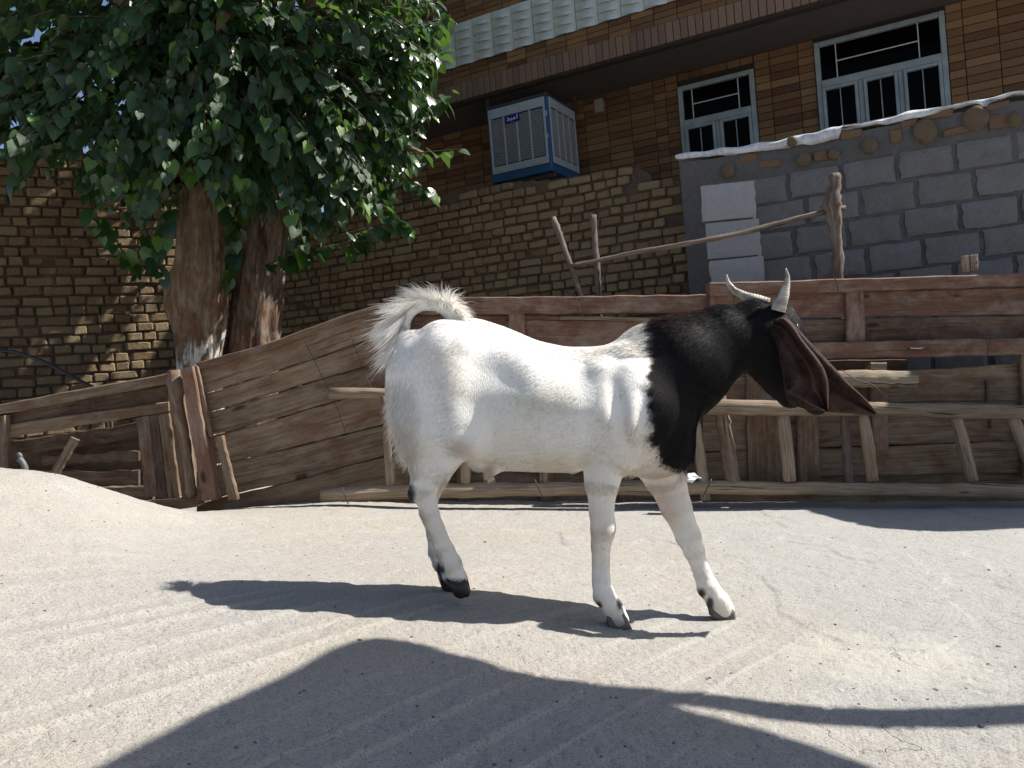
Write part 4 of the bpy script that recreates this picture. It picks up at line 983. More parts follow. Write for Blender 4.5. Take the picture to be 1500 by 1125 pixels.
# leaves
def m_leaf():
    t = NT('mulberry_leaf'); r = t.rnd(); v = t.coord('Object')
    c = t.ramp(r, [(0., (.013, .036, .010)), (.5, (.022, .058, .013)), (.88, (.034, .082, .016)), (.95, (.08, .17, .025)), (1., (.11, .22, .03))])
    n = t.noise(v, 22, 3); c = t.mix(t.ramp(n, [(.4, 0.), (.7, .35)]), c, (.02, .04, .015))
    bf = t.n('ShaderNodeNewGeometry').outputs['Backfacing']; c = t.mix(t.math('MULTIPLY', bf, .45), c, (.10, .15, .07))
    t.done(c, .30, t.bump(t.noise(v, 120, 2), .0015), .6)
    tr = t.n('ShaderNodeBsdfTranslucent'); t.l(t.mix(1., c, (2.2, 2.6, .9), 'MULTIPLY'), tr.inputs[0]); mx = t.n('ShaderNodeMixShader'); mx.inputs[0].default_value = .22
    t.l(t.b.outputs[0], mx.inputs[1]); t.l(tr.outputs[0], mx.inputs[2]); t.l(mx.outputs[0], t.out.inputs[0]); return t.m
LEAF = m_leaf()
def leaf_proto(seed):
    rr = random.Random(seed); rows = [(-.10, .20, 1), (.0, .0, 0), (.10, .43, 0), (.30, .50, 0), (.52, .42, 0), (.75, .22, 0), (.90, .09, 0), (1.0, .01, 0)]
    v = []; f = []; cup = rr.uniform(.10, .35); droop = rr.uniform(.1, .35); tw = rr.uniform(-.25, .25)
    hw = [.30, .43, .50, .42, .23, .08, .0]; tt = [.0, .12, .32, .55, .76, .91, 1.0]; eb = [-.10, .02, .25, .5, .73, .9, 1.0]
    for i in range(7):
        w = hw[i] * rr.uniform(.93, 1.06); zc = -droop * tt[i] ** 2
        zz = zc + cup * w + rr.uniform(-.03, .03)
        v += [(-w, eb[i], zz + tw * w * tt[i]), (-w * .5, (eb[i] + tt[i]) / 2, zc + cup * w * .35), (0, tt[i], zc), (w * .5, (eb[i] + tt[i]) / 2, zc + cup * w * .35), (w, eb[i], zz - tw * w * tt[i])]
    for i in range(6):
        for k in range(4): f.append([i * 5 + k, i * 5 + k + 1, i * 5 + 6 + k, i * 5 + 5 + k])
    me = mesh('leaf', v, f, True); me.materials.append(LEAF); return me
LP = [leaf_proto(i) for i in range(7)]
CR = [(-300, -650), (480, -650), (610, -300), (650, -10), (640, 60), (652, 110), (628, 165), (612, 205), (606, 250), (588, 282), (556, 318), (500, 342), (440, 356), (424, 322), (345, 305), (262, 268), (248, 300), (232, 330), (196, 345), (160, 318), (118, 268), (60, 232), (0, 214), (-300, 220)]
def inpoly(x, y, P):
    c = False; j = len(P) - 1
    for i in range(len(P)):
        if (P[i][1] > y) != (P[j][1] > y) and x < (P[j][0] - P[i][0]) * (y - P[i][1]) / (P[j][1] - P[i][1]) + P[i][0]: c = not c
        j = i
    return c
rr = random.Random(99); leaves = []; twigs = []
def twig(P0, P1, n, size, sag=.06):
    P0 = np.array(P0); P1 = np.array(P1); d = P1 - P0; L = np.linalg.norm(d); pts = []
    for i in range(6):
        s = i / 5; pts.append(P0 + d * s + np.array((0, 0, -sag * s * s)))
    twigs.append(pts); d = d / L; side = np.cross(d, (0, 0, 1)); side /= (np.linalg.norm(side) + 1e-6)
    for k in range(n):
        s = (k + .6) / n; p = P0 + (P1 - P0) * s + np.array((0, 0, -sag * s * s)); sg = 1 if k % 2 else -1
        ld = d * rr.uniform(.3, .9) + side * sg * rr.uniform(.4, .9) + np.array((0, 0, -rr.uniform(.35, 1.15)))
        if k == n - 1: ld = d + np.array((0, 0, -.4))
        ld /= np.linalg.norm(ld); nm = np.array((rr.gauss(.25, .38), rr.gauss(-.35, .38), 1.)); nm = nm - ld * nm.dot(ld); nm /= np.linalg.norm(nm); sx = np.cross(ld, nm)
        z = size * rr.uniform(.5, 1.15) * (1 if s < .8 else .72); q = p + ld * .03
        M = Matrix(((sx[0] * z, ld[0] * z, nm[0] * z, q[0]), (sx[1] * z, ld[1] * z, nm[1] * z, q[1]), (sx[2] * z, ld[2] * z, nm[2] * z, q[2]), (0, 0, 0, 1)))
        leaves.append((rr.randrange(7), M))
nt_ = 0
for _ in range(380):               # the back of the crown, close to the walls
    x = rr.uniform(180, 640); y = rr.uniform(-330, 300)
    if not inpoly(x, y, CR): continue
    dw = 7.2 - (x - 400) * .00267; D = rr.uniform(6.1, dw - .25 if y > 200 else dw + .3); tip = cs(x, y, D)
    twig(tip + np.array((rr.uniform(-.2, .2), rr.uniform(-.2, .1), rr.uniform(.1, .35))), tip, 8, .115)
while nt_ < 2250:
    x = rr.uniform(-280, 760); y = rr.uniform(-620, 345)
    if not inpoly(x, y, CR): continue
    low = x < 265 and y > 150
    if low and rr.random() < .2: continue
    if y < -60 and rr.random() < .25: continue
    if x < 170 and -40 < y < 90 and rr.random() < .25: continue
    D = rr.uniform(4.7, 6.15) if x > 60 else rr.uniform(4.6, 5.7)
    if x > 560: D = rr.uniform(4.9, 5.7)
    if y < 10 and x < 640: D = rr.uniform(4.7, 7.7)
    elif y < 150 and x < 500: D = rr.uniform(4.7, 6.7)
    tip = cs(x, y, D); ctr = cs(rr.uniform(200, 420), rr.uniform(-100, 160), 5.5); d = ctr - tip; d /= np.linalg.norm(d)
    L = rr.uniform(.22, .46); root = tip + d * L + np.array((0, 0, rr.uniform(.0, .12)))
    twig(root, tip, rr.randrange(6, 11), .106); nt_ += 1
for a, b in (((560, 232, 5.1), (672, 212, 4.95)), ((590, 262, 5.1), (632, 275, 5.0)), ((380, 392, 5.3), (480, 352, 5.15)), ((420, 375, 5.2), (560, 342, 5.1)), ((500, 345, 5.2), (582, 318, 5.1)), ((600, 160, 5.2), (662, 128, 5.05)),
             ((600, 40, 5.3), (655, 22, 5.2)), ((600, 100, 5.2), (650, 66, 5.1)), ((440, 330, 5.4), (425, 385, 5.2)), ((150, 320, 5.3), (205, 405, 5.2)), ((210, 330, 5.3), (240, 400, 5.2)), ((120, 240, 5.2), (150, 340, 5.1)), ((250, 300, 5.3), (225, 380, 5.2)),
             ((340, 290, 5.5), (345, 345, 5.45)), ((345, 330, 5.6), (335, 400, 5.55)), ((60, 200, 5.0), (20, 262, 5.0)), ((560, 300, 5.2), (600, 330, 5.1))):
    twig(cs(*a), cs(*b), 9, .13, .03)
la = []; lb = []
for i, M in leaves:
    x = M.translation.x / M.translation.y * FPX + 750
    if x + rr.uniform(-60, 60) < 330: la.append((i, Matrix.Translation(-Vector(oa)) @ M))
    else: lb.append((i, Matrix.Translation(-Vector(ob)) @ M))
for T, o, lst in ((tree_a, oa, la), (tree_b, ob, lb)):
    def kk(it, o=o):
        p = it[1].translation + Vector(o); x = 750 + FPX * p.x / p.y; y = 562.5 - FPX * p.z / p.y; return (0 if (0 < x < 1500 and 0 < y < 1125) else 1, p.y)
    pieces('leaf', LP, lst, LEAF, T, 300, kk)
m = {0: MB(), 1: MB()}
for pts in twigs:
    x = 750 + FPX * pts[-1][0] / pts[-1][1]; k = 0 if x < 330 else 1; o = (oa, ob)[k]
    v, f = tube([q - o for q in pts], [.007, .0065, .0055, .0045, .0035, .002], 5, cap=False); m[k].add(v, f)
for k in (0, 1):
    q = m[k].build('twigs', m_plain('twig_bark', (.045, .04, .02), .8, .2), (tree_a, tree_b)[k], True); q['kind'] = 'stuff'
print('leaves', len(la), len(lb))
# ================================================================== goat
GD = 2.1
def gp(px, py, dy=0.0): return cs(px, py, GD + dy)
def gr(r, dy=0.0): return r / FPX * (GD + dy)
hst = .0052
lo = np.array((cs(545, 0, 2.15)[0], 1.86, cs(0, 935, 2.2)[2])); hi = np.array((cs(1250, 0, 2.15)[0], 2.36, cs(0, 420, 2.15)[2]))
N = np.ceil((hi - lo) / hst).astype(int)
gx = lo[0] + hst * np.arange(N[0]); gy = lo[1] + hst * np.arange(N[1]); gzz = lo[2] + hst * np.arange(N[2])
SD = np.full(tuple(N), .5, np.float32)
def sub(a, b, m):
    i0 = np.clip(((np.minimum(a, b) - m - lo) / hst).astype(int), 0, N - 1); i1 = np.clip(((np.maximum(a, b) + m - lo) / hst).astype(int) + 2, 1, N)
    sl = tuple(slice(p, q) for p, q in zip(i0, i1)); return sl, gx[sl[0]][:, None, None], gy[sl[1]][None, :, None], gzz[sl[2]][None, None, :]
def smin(a, b, k):
    h = np.clip(.5 + .5 * (b - a) / k, 0, 1); return b * (1 - h) + a * h - k * h * (1 - h)
def cone(p0, p1, r0, r1, k=.02, cut=False, flat=1.0):
    """tapered capsule between photo points (px, py, dy); radii in photo pixels; flat squeezes the depth"""
    a = gp(*p0); b = gp(*p1); r0 = gr(r0, p0[2] if len(p0) > 2 else 0); r1 = gr(r1, p1[2] if len(p1) > 2 else 0)
    sl, X, Y, Z = sub(a, b, max(r0, r1) + k * 1.5 + .02); ab = b - a; L2 = ab[0] ** 2 + (ab[1] / flat) ** 2 + ab[2] ** 2 + 1e-9
    px, py, pz = X - a[0], (Y - a[1]) / flat, Z - a[2]; t = np.clip((px * ab[0] + py * ab[1] / flat + pz * ab[2]) / L2, 0, 1)
    d = np.sqrt((px - ab[0] * t) ** 2 + (py - ab[1] / flat * t) ** 2 + (pz - ab[2] * t) ** 2) - (r0 + (r1 - r0) * t)
    d *= min(1, flat)
    SD[sl] = -smin(-SD[sl], d, k) if cut else smin(SD[sl], d.astype(np.float32), k)
# torso from its top and belly lines
TX = (572, 585, 600, 630, 660, 700, 740, 790, 830, 870, 900, 925, 950, 975, 1000, 1015)
TT = (540, 512, 495, 479, 470, 467, 480, 501, 509, 509, 504, 496, 490, 490, 500, 520)
TB = (600, 632, 650, 663, 670, 677, 683, 686, 686, 688, 691, 694, 697, 694, 686, 672)
TW = (.035, .07, .092, .112, .122, .128, .138, .152, .155, .145, .128, .115, .105, .092, .07, .04)
sx_ = np.array([gp(x, 0)[0] for x in TX]); st_ = np.array([gp(0, y)[2] for y in TT]); sb_ = np.array([gp(0, y)[2] for y in TB])
def smooth_interp(x, xs, ys):
    g = np.linspace(xs[0], xs[-1], 400); y = np.interp(g, xs, ys); k = np.hanning(41); k /= k.sum(); y = np.convolve(np.r_[[y[0]] * 20, y, [y[-1]] * 20], k, 'valid'); return np.interp(x, g, y)
X = gx[:, None, None]; t_ = smooth_interp(gx, sx_, st_)[:, None, None]; b_ = smooth_interp(gx, sx_, sb_)[:, None, None]; w_ = smooth_interp(gx, sx_, np.array(TW))[:, None, None]
Z = gzz[None, None, :]; Yc = gy[None, :, None] - GD; zc = (t_ + b_) / 2; hh = (t_ - b_) / 2; q = (Z - zc) / hh
wz = w_ * (1 - .30 * np.clip(q, 0, 1) ** 1.5 - .10 * np.clip(-q, 0, 1)); d = ((np.abs(q) ** 2.2 + np.abs(Yc / wz) ** 2.2) ** (1 / 2.2) - 1) * np.minimum(hh, wz)
endx = np.maximum(sx_[0] - X, X - sx_[-1]); d = np.where(endx > -.02, np.maximum(d, endx + .0), d)
SD[:] = d
# hind quarters
for s, dx in ((-1, 0), (1, 6)):
    y = .068 * s
    cone((648 + dx, 520, y), (660 + dx, 632, y * 1.15), 44, 40, .045, flat=.85)       # haunch to stifle
    cone((606 + dx, 540, y * .8), (612 + dx, 640, y), 34, 29, .045, flat=.85)         # back of the thigh
    cone((628 + dx, 610, y), (634 + dx, 672, y), 44, 30, .03, flat=.7)
    cone((632 + dx, 655, y), (620 + dx, 712, y), 33, 17, .02, flat=.75)                # gaskin
    cone((654 + dx, 650, y), (630 + dx, 705, y), 22, 12, .02, flat=.8)
hl = [((618, 712, -.065), (610, 722, -.065), 17, 13), ((622, 716, -.065), (628, 748, -.065), 17, 13.5), ((632, 750, -.065), (655, 806, -.06), 10.5, 10), ((622, 745, -.065), (644, 808, -.06), 7.5, 6.5), ((652, 806, -.06), (661, 826, -.06), 13, 15), ((661, 824, -.06), (670, 848, -.06), 13.5, 13), ((670, 846, -.06), (675, 862, -.06), 13.5, 14)]
for a, b, r, q in hl: cone(a, b, r, q, .010, flat=.85)
hf = [((640, 700, .06), (631, 722, .06), 17, 14), ((628, 720, .06), (630, 755, .06), 14, 11), ((630, 755, .06), (640, 806, .06), 11, 10.5), ((640, 806, .06), (646, 822, .06), 12, 12.5), ((646, 822, .06), (654, 842, .06), 11, 11.5), ((654, 842, .06), (657, 855, .06), 11.5, 12)]
for a, b, r, q in hf: cone(a, b, r, q, .010, flat=.85)
# pin bone, hip bone, flank hollow, ribs
cone((648, 496, -.07), (672, 503, -.085), 16, 12, .035); cone((600, 506, -.03), (610, 520, -.05), 18, 16, .03)
cone((724, 548, -.185), (706, 585, -.19), 40, 30, .06, cut=True); cone((716, 534, -.150), (736, 540, -.156), 10, 8, .03, cut=True)
cone((690, 640, -.16), (684, 662, -.15), 14, 12, .03, cut=True)
# shoulder, breast
for s in (-1, 1):
    y = .075 * s
    cone((908, 545, y * .95), (938, 605, y * 1.15), 34, 42, .035, flat=.6)
    cone((938, 600, y * 1.15), (902, 665, y * 1.1), 44, 34, .035, flat=.7)
    cone((872, 560, y * 1.1), (882, 640, y * 1.25), 16, 24, .045, flat=.7)
cone((880, 548, -.112), (888, 610, -.130), 12, 14, .03, flat=.6); cone((918, 548, -.108), (926, 620, -.132), 11, 14, .03, flat=.6)
cone((901, 560, -.152), (910, 640, -.166), 9, 11, .02, cut=True); cone((946, 575, -.15), (940, 640, -.165), 9, 10, .02, cut=True)
cone((958, 560, 0), (960, 650, 0), 42, 37, .045, flat=.85)
# front legs
fl = [((884, 655, -.075), (882, 705, -.075), 36, 25), ((882, 705, -.075), (881, 748, -.075), 25, 17.5), ((881, 748, -.075), (883, 772, -.075), 17, 17.5), ((884, 766, -.075), (883, 782, -.075), 16.5, 16.0), ((883, 778, -.075), (881, 797, -.075), 16, 12.5), ((884, 795, -.075), (884, 848, -.075), 10.5, 9.5), ((873, 795, -.072), (873, 855, -.072), 7.5, 6.5),
      ((882, 848, -.075), (884, 872, -.075), 10.5, 15.5), ((885, 870, -.075), (899, 893, -.075), 14.5, 14), ((898, 892, -.075), (906, 908, -.075), 14.5, 15.5)]
for a, b, r, q in fl: cone(a, b, r, q, .010, flat=.85)
ff = [((950, 650, .07), (972, 692, .07), 42, 33), ((972, 690, .07), (990, 742, .07), 31, 22), ((990, 742, .07), (1008, 785, .07), 22, 17.5), ((1008, 785, .07), (1016, 805, .07), 18, 15.5), ((1019, 805, .07), (1033, 842, .07), 10.5, 9.5), ((1010, 808, .07), (1023, 845, .07), 7, 6.5),
      ((1030, 840, .07), (1036, 860, .07), 11, 15), ((1037, 860, .07), (1052, 882, .07), 15, 16), ((1052, 882, .07), (1060, 893, .07), 16, 15.5)]
for a, b, r, q in ff: cone(a, b, r, q, .010, flat=.85)
# sheath and belly fold
cone((700, 676, 0), (722, 688, 0), 9, 7, .02); cone((722, 688, 0), (716, 698, 0), 6, 4, .01); cone((700, 678, 0), (840, 683, 0), 7, 7, .03)
# neck and head
cone((950, 572, 0), (1000, 538, .0), 66, 66, .04, flat=.78); cone((1000, 538, 0), (1062, 501, .01), 66, 47, .04, flat=.72); cone((1062, 501, .01), (1112, 491, .02), 46, 43, .03, flat=.75)
cone((978, 556, 0), (964, 640, 0), 46, 33, .035, flat=.8)
cone((1112, 482, .02), (1136, 484, .02), 40, 37, .02, flat=.9); cone((1130, 500, .02), (1150, 545, .03), 40, 32, .03, flat=.85); cone((1148, 540, .03), (1196, 590, .12), 30, 18, .03, flat=.9)
cone((1124, 520, .02), (1158, 576, .03), 36, 22, .02, flat=.8); cone((1146, 462, .03), (1158, 490, .02), 16, 18, .015)
cone((1164, 476, -.028), (1168, 486, -.028), 5.5, 5, .006)   # upper lid
# tail core
tc = [(667, 488, 0), (670, 470, .0), (659, 455, .0), (638, 446, .0), (614, 447, .0), (600, 458, .0), (594, 475, .0), (598, 494, .0)]
for i in range(7): cone(tc[i], tc[i + 1], (13, 11, 10, 9, 9, 8, 6)[i], (11, 10, 9, 9, 8, 6, 4)[i], .006)
def surface_nets(F):
    s = F < 0; n = np.array(F.shape) - 1
    acc = np.zeros((*n, 3), np.float32); cnt = np.zeros(tuple(n), np.int16)
    C = [(a, b, c) for a in (0, 1) for b in (0, 1) for c in (0, 1)]
    g = lambda o, A: A[o[0]:o[0] + n[0], o[1]:o[1] + n[1], o[2]:o[2] + n[2]]
    for i in range(8):
        for k in range(3):
            if C[i][k]: continue
            a = C[i]; b = list(a); b[k] = 1; m = g(a, s) != g(b, s); idx = np.nonzero(m); fa = g(a, F)[idx]; fb = g(b, F)[idx]; t = fa / (fa - fb)
            p = np.tile(np.array(a, np.float32), (len(t), 1)); p[:, k] += t; acc[idx] += p; cnt[idx] += 1
    act = np.nonzero(cnt > 0); base = np.stack(act, -1); V = (base + acc[act] / cnt[act][:, None]) * hst + lo
    I = np.full(tuple(n), -1, np.int64); I[act] = np.arange(len(base)); Q = []
    for k in range(3):
        o1, o2 = (k + 1) % 3, (k + 2) % 3; sl0 = [slice(1, -1)] * 3; sl0[k] = slice(0, -1); sl1 = [slice(1, -1)] * 3; sl1[k] = slice(1, None)
        a = s[tuple(sl0)]; b = s[tuple(sl1)]; m = np.nonzero(a != b); e = np.stack(m, -1) + 1; e[:, k] -= 1; fl_ = a[m]
        def at(d1, d2):
            q = e.copy(); q[:, o1] -= d1; q[:, o2] -= d2; return I[q[:, 0], q[:, 1], q[:, 2]]
        qd = np.stack([at(1, 1), at(0, 1), at(0, 0), at(1, 0)], -1); qd[~fl_] = qd[~fl_][:, ::-1]; Q.append(qd)
    return V, np.vstack(Q)
GVt, GQ = surface_nets(SD)
ok = (GQ >= 0).all(1); GQ = GQ[ok]
# smooth slightly (Laplacian) to remove grid steps
E = np.vstack([GQ[:, [0, 1]], GQ[:, [1, 2]], GQ[:, [2, 3]], GQ[:, [3, 0]]])
for _ in range(3):
    a = np.zeros_like(GVt); c = np.zeros(len(GVt)); np.add.at(a, E[:, 0], GVt[E[:, 1]]); np.add.at(c, E[:, 0], 1); c[c == 0] = 1; GVt = GVt * .5 + .5 * a / c[:, None]
print('goat verts', len(GVt))
O = gp(800, 915)                    # base of the goat
GT = thing('goat', 'white goat with black head and neck, horned, walking to the right', 'goat', street_M(O))
def pxy(P): return 750 + FPX * P[:, 0] / P[:, 1], 562.5 - FPX * P[:, 2] / P[:, 1]
def coat(P, jitter=True):
    """coat colour by place on the animal (linear rgb)"""
    x, y = pxy(P); nz = fbm(P * 55, 3, 77) * 12 if jitter else 0
    bx = np.interp(y, (440, 470, 482, 500, 540, 580, 610, 632, 645, 655, 668, 680, 687, 690), (962, 958, 955, 957, 948, 950, 952, 955, 951, 957, 967, 970, 988, 1010))
    blk = 1 / (1 + np.exp(-(x - bx + nz) / 1.2)) * (y < 689 + nz * .3)
    wh = np.stack([np.full(len(x), .87), np.full(len(x), .85), np.full(len(x), .81)], -1)
    cr = np.clip(fbm(P * 7, 3, 5) * 1.8 + .12 + np.clip((y - 600) / 130, 0, .8) + fbm(P * np.array((60, 60, 12)), 2, 9) * .5 * (y > 690), 0, 1)[:, None] * .62; wh = wh * (1 - cr) + np.array((.76, .68, .56)) * cr
    k = (np.exp(-((x - 780) / 60) ** 2 - ((y - 590) / 26) ** 2) * .5)[:, None]; wh = wh * (1 - k) + np.array((.66, .62, .44)) * k      # yellow stain on the ribs
    k = (np.exp(-((x - 972) / 32) ** 2 - ((y - 725) / 50) ** 2) * .55)[:, None]; wh = wh * (1 - k) + np.array((.55, .40, .34)) * k     # thin pinkish hair inside the far foreleg
    k = (np.exp(-((x - 676) / 14) ** 2 - ((y - 655) / 12) ** 2) * .6)[:, None]; wh = wh * (1 - k) + np.array((.42, .29, .24)) * k
    k = (np.exp(-((x - 718) / 9) ** 2 - ((y - 686) / 7) ** 2) * .7)[:, None]; wh = wh * (1 - k) + np.array((.40, .22, .17)) * k
    k = (np.exp(-((x - 867) / 6) ** 2 - ((y - 800) / 45) ** 2) * .5 + np.exp(-((x - 884) / 12) ** 2 - ((y - 780) / 14) ** 2) * .3)[:, None]; wh = wh * (1 - k) + np.array((.50, .36, .26)) * k
    c = wh
    br = np.clip(1 - (y - 455 - (1010 - x) * .12) / 22, 0, 1) * np.clip((1060 - x) / 60, 0, 1)
    bl = np.array((.0085, .0075, .0085)) + br[:, None] * np.array((.035, .014, .008)); c = c * (1 - blk[:, None]) + bl * blk[:, None]
    spots = ((599, 722, 10, 15, 99), (644, 833, 7, 11, 99), (876, 886, 6, 7, 99), (1027, 868, 7, 7, 99), (1040, 884, 6, 11, 99), (908, 880, 5, 12, 2.03), (1000, 0, 1, 1, 99))
    for a, b, ra, rb, dm in spots:
        k = np.clip(1.4 - (((x - a) / ra) ** 2 + ((y - b) / rb) ** 2), 0, 1)[:, None] * .93; c = c * (1 - k) + np.array((.015, .012, .012)) * k
    k = (np.clip((y - 846) / 5, 0, 1) * (x < 700) * (x > 640) * .95)[:, None]; c = c * (1 - k) + np.array((.012, .011, .012)) * k
    k = (np.clip((y - 902) / 8, 0, 1) * .5)[:, None]; c = c * (1 - k) + np.array((.12, .10, .09)) * k
    return c
def setcol(me, c, name='coat'):
    at = me.color_attributes.new(name, 'FLOAT_COLOR', 'POINT'); b = np.ones((len(c), 4), np.float32); b[:, :3] = c; at.data.foreach_set('color', b.ravel())
def m_skin():
    t = NT('goat_skin'); a = t.n('ShaderNodeAttribute', attribute_name='coat'); v = t.coord('Object', (30, 30, 9)); n = t.noise(v, 12, 3)
    return t.done(a.outputs['Color'], .75, t.bump(n, .0015), .08)
SKIN = m_skin()
me = fastmesh('body', GVt - O, GQ.ravel(), 4, True)
co = np.empty(len(me.vertices) * 3); me.vertices.foreach_get('co', co); co = co.reshape(-1, 3) + O
setcol(me, coat(co)); body = link('body', me, SKIN, GT)

# coat hair: short tapering blades lying along the coat's flow
me.calc_loop_triangles(); tri = np.empty(len(me.loop_triangles) * 3, np.int32); me.loop_triangles.foreach_get('vertices', tri); tri = tri.reshape(-1, 3)
A, B, C_ = co[tri[:, 0]], co[tri[:, 1]], co[tri[:, 2]]; cr_ = np.cross(B - A, C_ - A); ar = np.linalg.norm(cr_, axis=1) + 1e-12; nrm = cr_ / ar[:, None]
if ((nrm * (A - np.array(gp(800, 590)))).sum(1) * ar).sum() < 0: nrm = -nrm
vn = np.zeros_like(co)
for k in range(3): np.add.at(vn, tri[:, k], nrm * ar[:, None])
vn /= np.linalg.norm(vn, axis=1)[:, None] + 1e-9
def smoothstep(a, b, x): t = np.clip((x - a) / (b - a), 0, 1); return t * t * (3 - 2 * t)
def hair(name, n, mat, region, seed):
    R = np.random.default_rng(seed); xs0, ys0 = pxy((A + B + C_) / 3); w = ar * region(xs0, ys0, nrm) * np.where(ys0 > 690, 1.9, 1.); w /= w.sum()
    ti = R.choice(len(tri), n, p=w); u, v = R.random(n), R.random(n); f = u + v > 1; u[f] = 1 - u[f]; v[f] = 1 - v[f]
    P = A[ti] + u[:, None] * (B - A)[ti] + v[:, None] * (C_ - A)[ti]; Nn = vn[tri[ti, 0]] * (1 - u - v)[:, None] + vn[tri[ti, 1]] * u[:, None] + vn[tri[ti, 2]] * v[:, None]; Nn /= np.linalg.norm(Nn, axis=1)[:, None]
    x, y = pxy(P)
    # flow of the coat
    D = np.stack([-np.ones(n), np.zeros(n), -.42 * np.ones(n)], -1)
    leg = smoothstep(655, 705, y) * (1 - ((x > 700) & (x < 840))); D = D * (1 - leg[:, None]) + np.array((.08, 0, -1.)) * leg[:, None]
    th = smoothstep(640, 600, x) * (y > 500); D = D * (1 - th[:, None]) + np.array((-.30, 0, -1.)) * th[:, None]
    sh = np.exp(-((x - 925) / 45) ** 2) * smoothstep(500, 560, y); D = D * (1 - .6 * sh[:, None]) + np.array((-.25, 0, -1.)) * .6 * sh[:, None]
    nk = smoothstep(955, 1010, x) * (y < 690); D = D * (1 - nk[:, None]) + np.array((-.75, 0, -.65)) * nk[:, None]
    hd = smoothstep(1110, 1150, x) * (y < 640); D = D * (1 - hd[:, None]) + np.array((.5, 0, -.8)) * hd[:, None]
    sw = fbm(P * 9, 2, seed) * .9; D[:, 0] += sw * .2; D[:, 2] += fbm(P * 9 + 40, 2, seed) * .2; D += R.normal(0, .09, (n, 3))
    L = .013 + .005 * R.random(n); lift = .07 + .07 * R.random(n)
    up = np.clip(Nn[:, 2], 0, 1)
    bk = smoothstep(.6, .95, up) * (y < 530); L += bk * .003; lift += bk * .16
    wi = np.exp(-((x - 940) / 26) ** 2) * (y < 520) * smoothstep(.1, .8, up); L += wi * .022; lift += wi * .75
    mn = smoothstep(950, 980, x) * (x < 1120) * (y < 520) * smoothstep(.1, .9, up); L += mn * .008; lift += mn * .18
    bt = smoothstep(625, 585, x) * smoothstep(540, 600, y) * (y < 700); L += bt * .026 * R.random(n); lift += bt * .22
    nb = nk * (y < 690); L += nb * .006
    lg = smoothstep(700, 740, y); L = L * (1 - .38 * lg); lift *= (1 + .5 * lg)
    hn = ((x > 605) & (x < 650) & (y > 740) & (y < 830)); L += hn * smoothstep(0, -1, Nn[:, 0]) * .010
    L *= (1 - .45 * hd)
    D /= np.linalg.norm(D, axis=1)[:, None]; Tn = D - Nn * (D * Nn).sum(1)[:, None]; Tn /= np.linalg.norm(Tn, axis=1)[:, None] + 1e-9
    d0 = Tn + Nn * lift[:, None]; d0 /= np.linalg.norm(d0, axis=1)[:, None]; d1 = Tn + Nn * (lift * .35)[:, None] + np.array((0, 0, -.10)); d1 /= np.linalg.norm(d1, axis=1)[:, None]
    S = np.cross(d0, Nn); S /= np.linalg.norm(S, axis=1)[:, None] + 1e-9; ang = R.normal(0, .5, n); S = S * np.cos(ang)[:, None] + Nn * np.sin(ang)[:, None]
    wd = (.00042 + .0002 * R.random(n))[:, None]; P0 = P - Nn * .001; P1 = P0 + d0 * L[:, None] * .5; P2 = P1 + d1 * L[:, None] * .5
    V = np.stack([P0 - S * wd, P0 + S * wd, P1 + S * wd * .8, P1 - S * wd * .8, P2], 1).reshape(-1, 3)
    b = np.arange(n) * 5; F = np.stack([b, b + 1, b + 2, b, b + 2, b + 3, b + 3, b + 2, b + 4], -1).ravel()
    me2 = fastmesh(name, V - O, F, 3, True); c = coat(P); c *= (1 + R.normal(0, .045, n))[:, None]; setcol(me2, np.repeat(np.clip(c, 0, 1), 5, 0))
    NN = np.repeat(Nn, 5, 0) + np.repeat(R.normal(0, .07, (n, 3)), 5, 0) ; NN /= np.linalg.norm(NN, axis=1)[:, None]
    me2.normals_split_custom_set_from_vertices(NN.astype(np.float32).tolist())
    return link(name, me2, mat, GT)
def m_hair(name):
    t = NT(name); a = t.n('ShaderNodeAttribute', attribute_name='coat'); t.done(a.outputs['Color'], .55, None, .22); tr = t.n('ShaderNodeBsdfTranslucent'); t.l(a.outputs['Color'], tr.inputs[0]); mx = t.n('ShaderNodeMixShader'); mx.inputs[0].default_value = .35
    t.l(t.b.outputs[0], mx.inputs[1]); t.l(tr.outputs[0], mx.inputs[2]); t.l(mx.outputs[0], t.out.inputs[0]); return t.m
HAIR = m_hair('goat_hair')
o = hair('coat_hair', 210000, HAIR, lambda x, y, n: np.where(n[:, 1] < .3, 1., .35), 3); o['kind'] = 'stuff'

# long tail hair
def strands(name, roots, dirs, lens, curl, wd, col, seed, seg=7):
    R = np.random.default_rng(seed); n = len(roots); P = roots.copy(); d = dirs / np.linalg.norm(dirs, axis=1)[:, None]; V = []; S0 = np.cross(d, (0, 1, 0)) + 1e-4; S0 /= np.linalg.norm(S0, axis=1)[:, None]
    bend = curl
    for k in range(seg + 1):
        w = wd * (1 - k / seg) ** .6 + .0001; V.append(np.stack([P - S0 * w, P + S0 * w], 1)); P = P + d * (lens / seg)[:, None]; d = d + bend / seg; d /= np.linalg.norm(d, axis=1)[:, None]
    V = np.stack(V, 1).reshape(n, -1, 3); m = (seg + 1) * 2; F = []
    b = np.arange(n)[:, None] * m
    for k in range(seg): F.append(np.concatenate([b + 2 * k, b + 2 * k + 1, b + 2 * k + 3, b + 2 * k + 2], 1))
    F = np.stack(F, 1).reshape(-1); me2 = fastmesh(name, V.reshape(-1, 3) - O, F, 4, True); c = np.tile(np.array(col, float), (n, 1)) * (1 + R.normal(0, .05, n))[:, None]; setcol(me2, np.repeat(np.clip(c, 0, .9), m, 0)); return me2
R = np.random.default_rng(8); pts = np.array([gp(*q) for q in tc]); n = 4400
